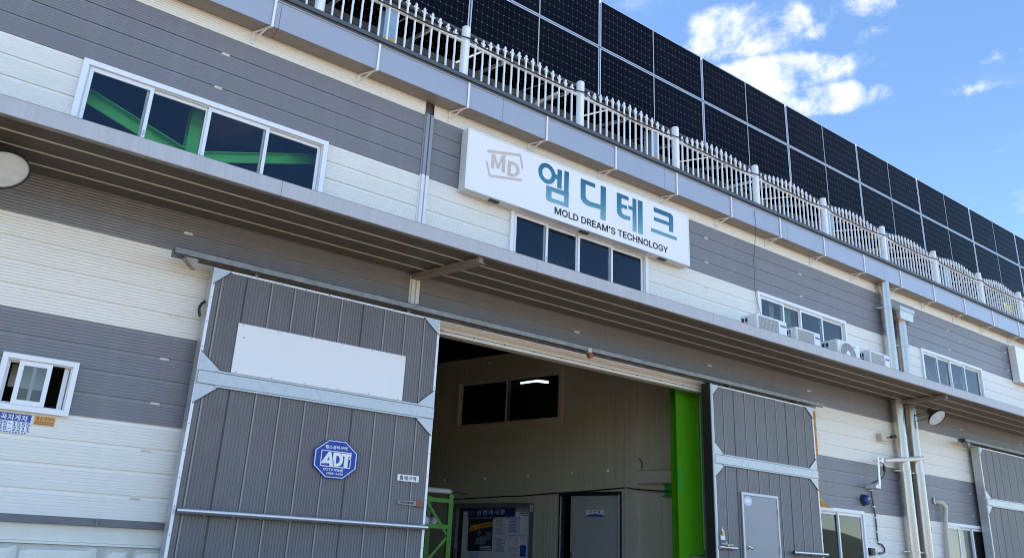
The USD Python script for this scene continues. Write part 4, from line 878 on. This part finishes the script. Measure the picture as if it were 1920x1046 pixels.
m.build('clip', 'alu', t)
t = thing('switch_box', 'small black box at the foot of the grey cable', 'switch box')
MB().box(15.89, 16.04, -.09, -.006, 1.13, 1.272).build('casing', 'black_metal', t); MB().box(15.93, 15.99, -.098, -.091, 1.17, 1.24).build('cover', 'cable', t)
t = thing('alarm_siren', 'round blue alarm siren on the grey cladding', 'alarm siren')
MB().lathe([(0, .105), (.05, .108), (.085, .10), (.11, .075), (.12, .0)], (15.93, -.006, 2.208), (0, -1, 0), 24).build('dome', 'siren', t, smooth=40)
MB().lathe([(0, .116), (.03, .116), (.03, .10)], (15.93, -.004, 2.208), (0, -1, 0), 24).build('base', 'black_metal', t)
m = MB(); text_at(m, 'ADT', 15.895, 2.215, .032, -.128, .003, 1.0, True); m.build('lettering', 'print_white', t)
t = thing('wall_sensor', 'beige sensor box with a dark swivel head left of the downpipes', 'sensor')
m = MB(); m.hexa([(16.66, -.13, 3.50), (16.86, -.13, 3.51), (16.86, -.006, 3.51), (16.66, -.006, 3.50)], [(16.665, -.12, 3.65), (16.87, -.12, 3.66), (16.87, -.006, 3.66), (16.665, -.006, 3.65)]); m.build('casing', 'beige', t)
m = MB(); m.bar((16.87, -.10, 3.58), (16.99, -.14, 3.60), .025, .025); m.tube([(16.98, -.16, 3.605), (17.10, -.2, 3.625)], .035, 10); m.build('head', 'black_metal', t)
MB().tube(smooth_path([(16.86, -.1, 3.52), (16.93, -.11, 3.49), (16.98, -.12, 3.53), (16.96, -.13, 3.59)]), .007, 6).build('lead', 'beige', t)
t = thing('pipe_hose', 'cream wrapped hose bending down the wall left of the farthest sliding door', 'hose')
MB().tube(smooth_path([(18.80, -.01, 2.40), (18.90, -.08, 2.385), (19.03, -.10, 2.335), (19.085, -.10, 2.26), (19.06, -.09, 2.12), (18.99, -.085, 1.75), (18.97, -.085, 1.4), (18.95, -.085, .9), (18.95, -.08, .2)], 10), .052, 12).build('hose', 'hose', t, smooth=50)
MB().lathe([(0, .075), (.02, .075), (.03, .05)], (18.80, -.004, 2.40), (.3, -1, 0), 16).build('wall_collar', 'pvc', t)
t = thing('door_stop', 'dark rusty roller hanging from the door track over the doorway', 'roller')
m = MB(); m.box(8.03, 8.10, -.39, -.35, 3.80, 3.885); m.build('bracket', 'tan', t); MB().lathe([(-.03, 0), (-.03, .045), (.03, .045), (.03, 0)], (8.06, -.39, 3.77), (0, 1, 0), 14).build('wheel', 'brown_print', t)
t = thing('hanging_wire', 'thin dark wire hanging from the gutter down the grey cladding right of the sign', 'wire')
tag(MB().tube([(12.50, -.29, 7.6), (12.52, -.30, 7.24), (12.62, -.12, 6.6), (12.70, -.05, 5.9), (12.85, -.06, 5.45)], .0042, 6).build('wire', 'cable_black', t))
t = thing('black_strap', 'short black strap sticking out behind the edge of the big left sliding door', 'strap')
MB().tube(smooth_path([(2.36, -.13, 3.44), (2.30, -.13, 3.40), (2.27, -.13, 3.33), (2.285, -.13, 3.25), (2.30, -.13, 3.24)]), .016, 6).build('strap', 'rubber', t)

# ---------------------------------------------------------------- roof railing
rl = thing('roof_railing', 'white railing with spear-topped bars and round posts along the roof edge', 'railing')
RY = .28; P0X, PST = 5.815, 2.5235
n_p = range(-4, 12)
for k in n_p:
    x = P0X + PST * k
    m = MB(); m.tube([(x, RY, 8.02), (x, RY, 9.085), (x, RY, 9.10)], [.074, .074, .066], 18); p = m.build('post', 'rail_white', rl, smooth=40)
    MB().tube([(x, RY, 8.02), (x, RY, 8.035)], .11, 18).build('base_plate', 'rail_white', p)
def spear():
    m = MB(); s = .0165
    m.hexa([(-s, -s, 0), (s, -s, 0), (s, s, 0), (-s, s, 0)], [(-s, -s, .055), (s, -s, .055), (s, s, .055), (-s, s, .055)])
    m.lathe([(.05, .012), (.058, .026), (.072, .030), (.086, .022), (.092, .012), (.098, .016), (.115, .026), (.135, .018), (.160, .002)], (0, 0, 0), (0, 0, 1), 8)
    for d in (-1, 1): m.tube([(0, 0, .068), (d * .026, 0, .062), (d * .042, 0, .074), (d * .040, 0, .088)], [.011, .012, .010, .006], 6)
    return np.vstack(m.v), np.vstack(m.f)
SPV, SPF = spear()
for k in list(n_p)[:-1]:
    xa, xb = P0X + PST * k, P0X + PST * (k + 1)
    m = MB(); m.box(xa + .07, xb - .07, RY - .022, RY + .022, 8.790, 8.832); m.build('top_rail', 'rail_white', rl)
    m = MB(); m.box(xa + .07, xb - .07, RY - .022, RY + .022, 8.10, 8.142); m.build('bottom_rail', 'rail_white', rl)
    for i in range(15):
        x = xa + .2 + (PST - .4) * i / 14 + rng.uniform(-.003, .003); tip = 8.985 + .145 * math.sin(math.pi * i / 14)
        b = MB().box(x - .0130, x + .0130, RY - .0130, RY + .0130, 8.02, tip - .150).build('bar', 'rail_white', rl)
        MB().add(SPV + np.array([x, RY, tip - .150]), SPF).build('spear', 'rail_white', b, smooth=50)
pts = []
for k in list(n_p)[:-1]:
    xa = P0X + PST * k
    for i in range(8):
        u = i / 8; pts.append((xa + PST * u, RY - (.095 if i == 0 else .035), 8.845 - .03 * math.sin(math.pi * u) + .01 * rng.uniform(-1, 1)))
t = thing('black_cable', 'black cable strung along the white roof railing', 'cable')
MB().tube(pts, .012, 6).build('cable', 'cable_black', t)

# ---------------------------------------------------------------- photovoltaic array on the roof
pv = thing('solar_array', 'black solar modules in two upright rows on the roof, with sloping rows behind', 'solar array')
PX, SX, SY = 3.107, 6.187, .82
def module(o, ex, ey, w, h, glass, parent):
    """One framed module: o lower left corner, ex along, ey up, seen from the side that ex x ey points away from."""
    o, ex, ey = np.array(o, float), np.array(ex, float), np.array(ey, float); nrm = np.cross(ex, ey); nrm /= np.linalg.norm(nrm)   # towards the viewer
    def P(a, b, c): return o + ex * a + ey * b + nrm * c
    m = MB(); t = .022
    for a0, a1, b0, b1 in ((0, w, 0, t), (0, w, h - t, h), (0, t, t, h - t), (w - t, w, t, h - t)):
        m.hexa([P(a0, b0, -.035), P(a1, b0, -.035), P(a1, b1, -.035), P(a0, b1, -.035)], [P(a0, b0, 0), P(a1, b0, 0), P(a1, b1, 0), P(a0, b1, 0)])
    f = m.build('solar_module', 'module_frame', parent)
    g = MB(); uv = []
    hw = w / 2
    for a0, a1 in ((t, hw - .012), (hw + .012, w - t)):
        g.quad(P(a0, t, -.004), P(a1, t, -.004), P(a1, h - t, -.004), P(a0, h - t, -.004)); uv += [(.06, .06), (12.94, .06), (12.94, 5.94), (.06, 5.94)]
    g.build('cell_glass', glass, f, uv=np.array(uv))
    MB().add([P(hw - .012, t, -.003), P(hw + .012, t, -.003), P(hw + .012, h - t, -.003), P(hw - .012, h - t, -.003)], [[0, 1, 2, 3]]).build('centre_strip', 'module_mid', f)
L['module_mid'] = look('module_mid', (.42, .44, .47), .35)
L['panel_dark'] = look('panel_back', (.01, .011, .014), .4)
for k in range(-3, 8):
    for z0, z1 in ((9.46, 10.588), (10.612, 11.752)):
        module((SX + PX * k + .014 + PX * 0, SY, z0), (1, 0, 0), (0, 0, 1), PX - .028, z1 - z0, 'cells', pv)
    MB().box(SX + PX * k - .026, SX + PX * k + .026, SY - .004 + .05, SY + .09, 9.4, 11.757).build('mullion', 'galv', pv)
    m = MB(); m.box(SX + PX * k + .02, SX + PX * (k + 1) - .02, SY - .002, SY + .05, 9.400, 9.452); m.tube([(SX + PX * k, SY - .01, 9.43), (SX + PX * (k + 1), SY - .01, 9.43)], .040, 10)
    m.build('lower_edge', 'module_dark', pv)
m = MB()
m.box(SX - 3 * PX, SX + 8 * PX, SY + .038, SY + .045, 9.42, 11.745); m.build('backing', 'panel_dark', pv)
# sloping rows behind, rising away from the front
sl = math.radians(15); ey = np.array([0, math.cos(sl), math.sin(sl)]); HO = 1.158
o0 = np.array([0, SY + .14, 9.44])
for k in range(-3, 8):
    for r in range(6):
        q = o0 + ey * (r * HO + .006)
        # the underside faces down: along +x, up the slope reversed
        top = q + ey * (HO - .012)
        module((SX + PX * k + .5 + PX - .014, top[1], top[2]), (-1, 0, 0), -ey, PX - .028, HO - .012, 'cells_back', pv) if False else module((SX + PX * k + .5 + .014, top[1], top[2]), (1, 0, 0), -ey, PX - .028, HO - .012, 'cells_back', pv)
for k in range(-6, 17):
    x = SX + PX * .5 * k + .9
    a, b = o0 + ey * .05, o0 + ey * (6 * HO)
    m = MB(); m.bar((x, a[1], a[2] - .10), (x, b[1], b[2] - .10), .045, .06); m.build('rafter', 'galv', pv)
for r in (.9, 2.9, 4.9, 6.4):
    q = o0 + ey * r
    m = MB(); m.bar((X0, q[1], q[2] - .20), (X1 - 2, q[1], q[2] - .20), .07, .12); m.build('purlin', 'steel_blue', pv)
for x in (-1.5, 4.735, 10.97, 17.2, 23.05, 29.3):
    m = MB(); y0 = .93
    m.box(x - .11, x + .11, y0, y0 + .012, 8.02, 9.40); m.box(x - .11, x + .11, y0 + .2, y0 + .212, 8.02, 9.40); m.box(x - .006, x + .006, y0 + .012, y0 + .2, 8.02, 9.40)
    c = m.build('steel_column', 'steel_blue', pv)
    m = MB(); m.box(x - .113, x + .113, y0 - .003, y0 - .0005, 8.02, 8.76); m.box(x - .113, x - .1105, y0 - .0005, y0 + .012, 8.02, 8.76); m.build('yellow_foot', 'yellow', c)
for x in (2.2, 8.4, 14.2, 20.3):
    m = MB(); m.bar((x, 1.0, 9.25), (x + .15, 3.4, 9.72), .05, .05); m.build('strut', 'rail_white', pv)

t = thing('warning_board', 'small yellow board behind the far end of the white roof railing', 'sign')
MB().box(26.02, 26.5, .70, .71, 8.62, 8.86).build('board', 'yellow', t); MB().box(26.2, 26.24, .715, .74, 8.02, 8.8).build('stake', 'galv', t)

# ---------------------------------------------------------------- inside the doorway
U = np.array([-.2808, .9598, 0]); N = np.array([-.9598, -.2808, 0]); W0 = np.array([11.318, 2.307, 0])   # partition line, N towards the hall
def W(s, z, d=0.0): return W0 + U * s + N * d + np.array([0, 0, z])
class WB(MB):
    def wbox(self, s0, s1, z0, z1, d0, d1):       # s along the partition, d out of it
        return self.hexa([W(s1, z0, d1), W(s0, z0, d1), W(s0, z0, d0), W(s1, z0, d0)], [W(s1, z1, d1), W(s0, z1, d1), W(s0, z1, d0), W(s1, z1, d0)])
    def wpoly(self, shp, d0, d1):                # a shape in (r, z); r runs right, r = -s
        for g in getattr(shp, 'geoms', [shp]):
            if g.is_empty or g.area < 1e-9: continue
            t = trimesh.creation.extrude_polygon(g, 1.0, engine='earcut'); v = t.vertices
            self.add(np.array([W(-a, b, d0 + (d1 - d0) * c) for a, b, c in v]), t.faces)
        return self
def wtext(m, s, s0, z, h, d, squeeze=1.0, depth=.002):
    q = MB(); text_at(q, s, 0, 0, h, 0, depth, squeeze)
    v = np.vstack(q.v); f = np.vstack(q.f)
    return m.add(np.array([W(s0 - a, z + c, d - b) for a, b, c in v]), f)
pt = thing('partition_wall', 'ivory ribbed office partition seen through the open doorway', 'partition wall')
WOP = [(1.47, 4.43, 3.55, 4.67), (0.0, 1.46, -.1, 2.07), (2.12, 4.32, .05, 1.85)]
strips = np.arange(-2.1, 9.0, .25)
for a, b in zip(strips[:-1], strips[1:]):
    sp = [(0.05, 5.15)]
    shp = sbox(-b + .003, .05, -a - .003, 5.15)
    for c, d, e, f in WOP: shp = shp.difference(sbox(-d, e, -c, f))
    m = WB(); m.wpoly(shp, -.08, 0)
    for i in (1, 2):                              # two shallow beads down each strip
        bead = sbox(-b + i * .083 - .004, .05, -b + i * .083 + .004, 5.15)
        for c, d, e, f in WOP: bead = bead.difference(sbox(-d, e, -c, f))
        m.wpoly(bead, 0, .004)
    m.build('wall_panel', 'ivory', pt)
WB().wbox(-2.1, 9.0, 5.15, 5.20, -.09, .01).build('top_trim', 'ivory_trim', pt)
m = WB(); m.wbox(-.38, -.23, .05, 5.15, .0, .07); m.wbox(-.23, -.09, .05, 5.15, .0, .045); m.build('corner_trim', 'ivory_trim', pt)
def wframe(s0, s1, z0, z1, w): return sbox(-s1, z0, -s0, z1).difference(sbox(-s1 + w, z0 + w, -s0 - w, z1 - w))
w = WB().wpoly(wframe(1.45, 4.45, 3.53, 4.69, .075), -.09, .035).build('window', 'ivory_trim', pt)
m = WB(); m.wpoly(wframe(1.53, 3.0, 3.61, 4.61, .04), -.03, .0); m.build('sash', 'ivory_trim', w)
m = WB(); m.wpoly(wframe(2.92, 4.37, 3.61, 4.61, .04), -.06, -.03); m.build('sash', 'ivory_trim', w)
m = WB(); m.add([W(2.97, 3.64, -.015), W(1.56, 3.64, -.015), W(1.56, 4.58, -.015), W(2.97, 4.58, -.015)], [[0, 1, 2, 3]]); m.build('pane', 'clear_glass', w)
m = WB(); m.add([W(4.34, 3.64, -.045), W(2.95, 3.64, -.045), W(2.95, 4.58, -.045), W(4.34, 4.58, -.045)], [[0, 1, 2, 3]]); m.build('pane', 'clear_glass', w)
dr = WB().wpoly(sbox(-1.46, .05, 0, 2.085).difference(sbox(-1.40, 0, -.06, 2.02)), -.1, .03).build('door_frame', 'dark_frame', pt)
WB().wbox(.035, .058, .05, 2.03, .03, .036).build('frame_edge', 'alu', dr); WB().wbox(1.402, 1.425, .05, 2.0, .03, .036).build('frame_edge', 'alu', dr)
lf = WB().wbox(.06, 1.205, .07, 2.015, -.07, -.03).build('door', 'door_leaf', pt)
m = WB(); m.lathe([(0, .03), (.01, .03), (.012, .014), (.04, .014), (.045, .034), (.075, .034), (.085, .0)], W(1.145, .884, -.03), N, 16); m.build('knob', 'chrome', lf, smooth=40)
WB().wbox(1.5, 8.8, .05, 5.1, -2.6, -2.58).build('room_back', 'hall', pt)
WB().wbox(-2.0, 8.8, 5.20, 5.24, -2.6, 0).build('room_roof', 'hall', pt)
WB().wbox(0, 1.5, .05, 2.2, -.9, -.88).build('room_back', 'hall', pt)
m = WB()
for s_, z_ in ((3.535, 5.03), (2.2, 5.03), (.9, 5.03), (3.486, 2.41), (2.309, 2.44), (1.176, 2.475), (.328, 2.50), (4.7, 2.4)):
    m.lathe([(0, .035), (.012, .033), (.026, .018), (.03, .0)], W(s_, z_, 0), N, 12)
m.build('screw_caps', 'clip', pt)
# beam between the partition and the green column, with its green seat
m = WB(); m.wbox(-2.2, -.38, 2.475, 2.487, -.02, .10); m.wbox(-2.2, -.38, 2.235, 2.475, .03, .042); m.wbox(-2.2, -.38, 2.223, 2.235, -.02, .10); m.build('crane_beam', 'ivory_trim', building)
m = WB(); m.wbox(-1.25, -.93, 2.205, 2.22, -.02, .13); m.wbox(-1.25, -.95, 1.99, 2.205, .04, .056); m.wbox(-1.25, -.93, 1.975, 1.99, -.02, .13); m.build('beam_seat', 'green_touch', building)
t = thing('ceiling_lamp', 'fluorescent tube and its modelled reflection glowing behind the partition window', 'lamp')
m = WB(); m.bar(W(3.12, 4.66, -.7), W(2.665, 4.67, -.7), .04, .04); m.bar(W(2.66, 4.67, -.7), W(2.34, 4.61, -.70), .055, .055); m.build('tube', 'tube_light', t)  # second glowing bar stands in for the reflection of the tube
t = thing('wall_cable', 'black cable sagging across the ivory partition above the door', 'cable')
MB().tube(smooth_path([W(4.9, 1.95, .03), W(4.32, 1.965, .03), (W(2.96, 2.015, .02)), W(2.5, 2.018, .02), W(1.59, 2.07, .02), W(.75, 2.10, .03), W(-.075, 2.155, .03), W(-.35, 2.12, .09), W(-.93, 2.078, .06), W(-1.3, 2.06, .05)]), .014, 6).build('cable', 'cable_black', t)
t = thing('cable_stub', 'bent grey cable end above the ivory beam', 'cable')
MB().tube(smooth_path([W(-.46, 2.49, .03), W(-.47, 2.58, .03), W(-.45, 2.66, .03), W(-.40, 2.70, .03)]), .016, 6).build('cable', 'cable', t)
t = thing('door_plate', 'small white name plate with a blue band on the grey inner door', 'sign')
WB().wbox(.417, .833, 1.612, 1.742, -.0298, -.024).build('plate', 'paper', t)
b_ = [(-.833, 1.612)] + [(-.833 + .416 * u, 1.635 + .03 * math.sin(math.pi * u)) for u in np.linspace(0, 1, 9)] + [(-.417, 1.612)]
m = WB(); m.wpoly(Polygon(b_), -.0238, -.022); m.build('band', 'blue_print', t)
m = WB(); wtext(m, '접', .755, 1.683, .048, -.022); wtext(m, '견', .655, 1.683, .048, -.022); wtext(m, '실', .555, 1.683, .048, -.022); m.build('lettering', 'black', t)
# notice board
nb = thing('notice_board', 'grey framed notice board with a blue Korean heading left of the inner door', 'notice board')
WB().wpoly(sbox(-4.33, .05, -2.09, 1.88).difference(sbox(-4.22, .05, -2.19, 1.77)), -.06, .04).build('frame', 'galv_dull', nb)
WB().wbox(2.19, 3.25, 1.715, 1.765, -.02, .03).build('sliding_rail', 'galv', nb)
WB().wbox(2.12, 2.18, 1.70, 1.83, .04, .055).build('frame_joint', 'alu', nb)
WB().wbox(2.13, 4.32, .05, 1.85, -.075, -.065).build('back_panel', 'ac_dark', nb)
WB().wbox(2.19, 4.05, .3, 1.708, -.012, .0).build('board', 'paper', nb)
h_ = WB(); h_.wpoly(Polygon([(-3.855, 1.565), (-2.562, 1.60), (-2.562, 1.79), (-3.855, 1.745)]), .042, .048); h_ = h_.build('heading', 'navy', nb)
m = WB(); x_ = 3.62
for ch, z_ in zip('안전게시판', (1.627, 1.633, 1.638, 1.643, 1.648)): wtext(m, ch, x_, z_, .098, .0482, 1.22); x_ -= .162
m.build('lettering', 'paper_blue', h_)
m = WB(); c_ = Point(-3.75, 1.66).buffer(.045).difference(Point(-3.75, 1.66).buffer(.032)); m.wpoly(c_.difference(sbox(-3.762, 1.6, -3.738, 1.72)).difference(sbox(-3.8, 1.648, -3.7, 1.672)), .0482, .05); m.build('emblem', 'poster_yellow', h_)
po = WB(); po.wpoly(Polygon([(-3.87, .87), (-3.19, .895), (-3.19, 1.567), (-3.885, 1.553)]), .0, .006); po = po.build('poster', 'poster_dark', nb)
m = WB(); m.wpoly(Polygon([(-3.87, 1.27), (-3.18, 1.40), (-3.19, 1.50), (-3.82, 1.40)]), .0062, .008); m.build('warning_band', 'poster_yellow', po)
m = WB(); m.wpoly(Polygon([(-3.83, 1.29), (-3.70, 1.315), (-3.775, 1.40)]).difference(Polygon([(-3.805, 1.305), (-3.73, 1.32), (-3.772, 1.37)])), .0082, .009)
for i in range(6): m.wpoly(sbox(-3.64 + i * .072, 1.365 + i * .012, -3.59 + i * .072, 1.40 + i * .012), .0082, .009); m.wpoly(sbox(-3.62 + i * .07, 1.325 + i * .011, -3.575 + i * .07, 1.352 + i * .011), .0082, .009)
m.build('band_lettering', 'brown_print', po)
m = WB(); m.wpoly(Polygon([(-3.68, 1.02), (-3.36, 1.02), (-3.33, 1.16), (-3.44, 1.20), (-3.62, 1.15)]), .0062, .008); m.wpoly(Point(-3.56, 1.25).buffer(.055), .0062, .008); m.wpoly(sbox(-3.36, 1.12, -3.22, 1.27), .0062, .008); m.build('picture', 'poster_mid', po)
m = WB()
for i, wd in enumerate((.28, .32, .30)): m.wpoly(sbox(-3.21 - wd, .975 - i * .03, -3.21, .99 - i * .03), .0062, .008)
m.build('caption', 'paper', po)
def sheet(s0, s1, z0, z1, mat, lines, col=.9):
    p = WB().wbox(s0, s1, z0, z1, .0005, .004).build('paper', mat, nb)
    m = WB(); w_ = s1 - s0
    for i in range(lines):
        z = z1 - (z1 - z0) * (i + 1.2) / (lines + 1.4); a = rng.uniform(.08, .2); b = rng.uniform(.55, .92)
        m.wbox(s1 - w_ * b, s1 - w_ * a, z - (z1 - z0) * .011, z + (z1 - z0) * .011, .0042, .005)
    m.build('writing', 'ink', p)
    for s_ in (s0 + .02, s1 - .02): WB().wbox(s_ - .01, s_ + .01, z1 - .025, z1 - .005, .0042, .010).build('pin', 'rubber', p)
sheet(2.787, 3.165, 1.22, 1.58, 'paper', 12); sheet(2.452, 2.766, 1.26, 1.60, 'paper_blue', 10); sheet(2.80, 3.12, .87, 1.18, 'paper', 14)
sheet(2.61, 2.745, 1.12, 1.235, 'paper', 6); sheet(2.45, 2.60, 1.02, 1.24, 'paper', 8); sheet(2.29, 2.43, 1.09, 1.245, 'paper', 7); sheet(2.44, 2.74, .80, 1.0, 'paper', 8)
MB_ = WB().wbox(2.28, 2.43, .80, 1.03, .0005, .005).build('leaflet', 'blue_print', nb)
sheet(3.55, 3.80, .6, .86, 'paper_blue', 5)
m = WB()
for i in range(8): m.wbox(2.24 + i * .03, 2.262 + i * .03, 1.655, 1.68 + .006 * (i % 3), .0005, .003)
for i in range(5): m.wbox(2.27 + i * .03, 2.29 + i * .03, 1.615, 1.635, .0005, .003)
m.build('handwriting', 'ink', nb)
t = thing('hanging_chain', 'bright metal chain with a black grip hanging before the notice board', 'chain')
m = MB(); c0 = W(4.05, 1.30, .25)
for i in range(7): m.lathe([(-.03, .004), (-.015, .014), (.015, .014), (.03, .004)], c0 - np.array([0, 0, .055 * i]), (0, 0, 1), 6)
m.build('chain', 'chrome', t); MB().tube([c0 - np.array([0, 0, .40]), c0 - np.array([0, 0, .66])], .035, 8).build('grip', 'cable_black', t)

# storage rack with jars and a roll
rk = thing('storage_rack', 'green slotted steel storage rack just inside the doorway', 'storage rack')
def upright(x, y):
    m = MB(); m.box(x - .045, x + .045, y, y + .004, .05, 1.78); m.box(x - .045, x - .041, y + .004, y + .06, .05, 1.78); m.box(x + .041, x + .045, y + .004, y + .06, .05, 1.78)
    u = m.build('upright', 'green', rk); m = MB()
    for z in np.arange(.15, 1.75, .05): m.box(x - .022, x - .008, y - .001, y, z, z + .022); m.box(x + .008, x + .022, y - .001, y, z + .012, z + .034)
    m.build('slots', 'ac_dark', u)
for x, y in ((7.84, 3.0), (7.84, 3.75), (6.4, 3.0), (6.4, 3.75)): upright(x, y)
for z in (1.63, 1.19, .62):
    MB().box(6.44, 7.80, 2.99, 3.03, z, z + .07).build('beam', 'green', rk); MB().box(6.44, 7.80, 3.75, 3.79, z, z + .07).build('beam', 'green', rk); MB().box(6.40, 7.84, 3.03, 3.75, z + .05, z + .066).build('deck', 'galv_dull', rk)
for a, b in (((7.36, 3.02, 1.62), (7.80, 3.02, 1.10)), ((7.80, 3.02, 1.05), (7.36, 3.02, .58)), ((7.36, 3.02, .58), (7.80, 3.02, .1))): MB().bar(a, b, .012, .05).build('brace', 'green', rk)
for i, (x, lab) in enumerate(((7.62, 'white jar with a purple lid nearest the rack upright'), (7.46, 'white jar with a purple lid farther left on the rack'))):
    t = thing('jar', lab, 'jar')
    MB().lathe([(0, 0), (0, .065), (.10, .068), (.12, .055), (.12, 0)], (x, 3.2, 1.257), (0, 0, 1), 14).build('body', 'paper', t, smooth=40); MB().lathe([(.12, 0), (.12, .06), (.165, .06), (.17, 0)], (x, 3.2, 1.257), (0, 0, 1), 14).build('lid', 'purple', t, smooth=40)
t = thing('film_roll', 'pale roll of film lying on top of the green rack', 'roll')
MB().tube([(6.9, 3.1, 1.825), (7.83, 3.06, 1.835)], .045, 14, caps=False).build('roll', 'pink_tape', t, smooth=40); MB().tube([(7.6, 3.07, 1.834), (7.87, 3.06, 1.836)], .028, 12).build('core', 'galv_dull', t)
MB().tube([(7.87, 3.06, 1.836), (8.25, 3.02, 1.80)], .012, 6).build('rod', 'rubber', t)
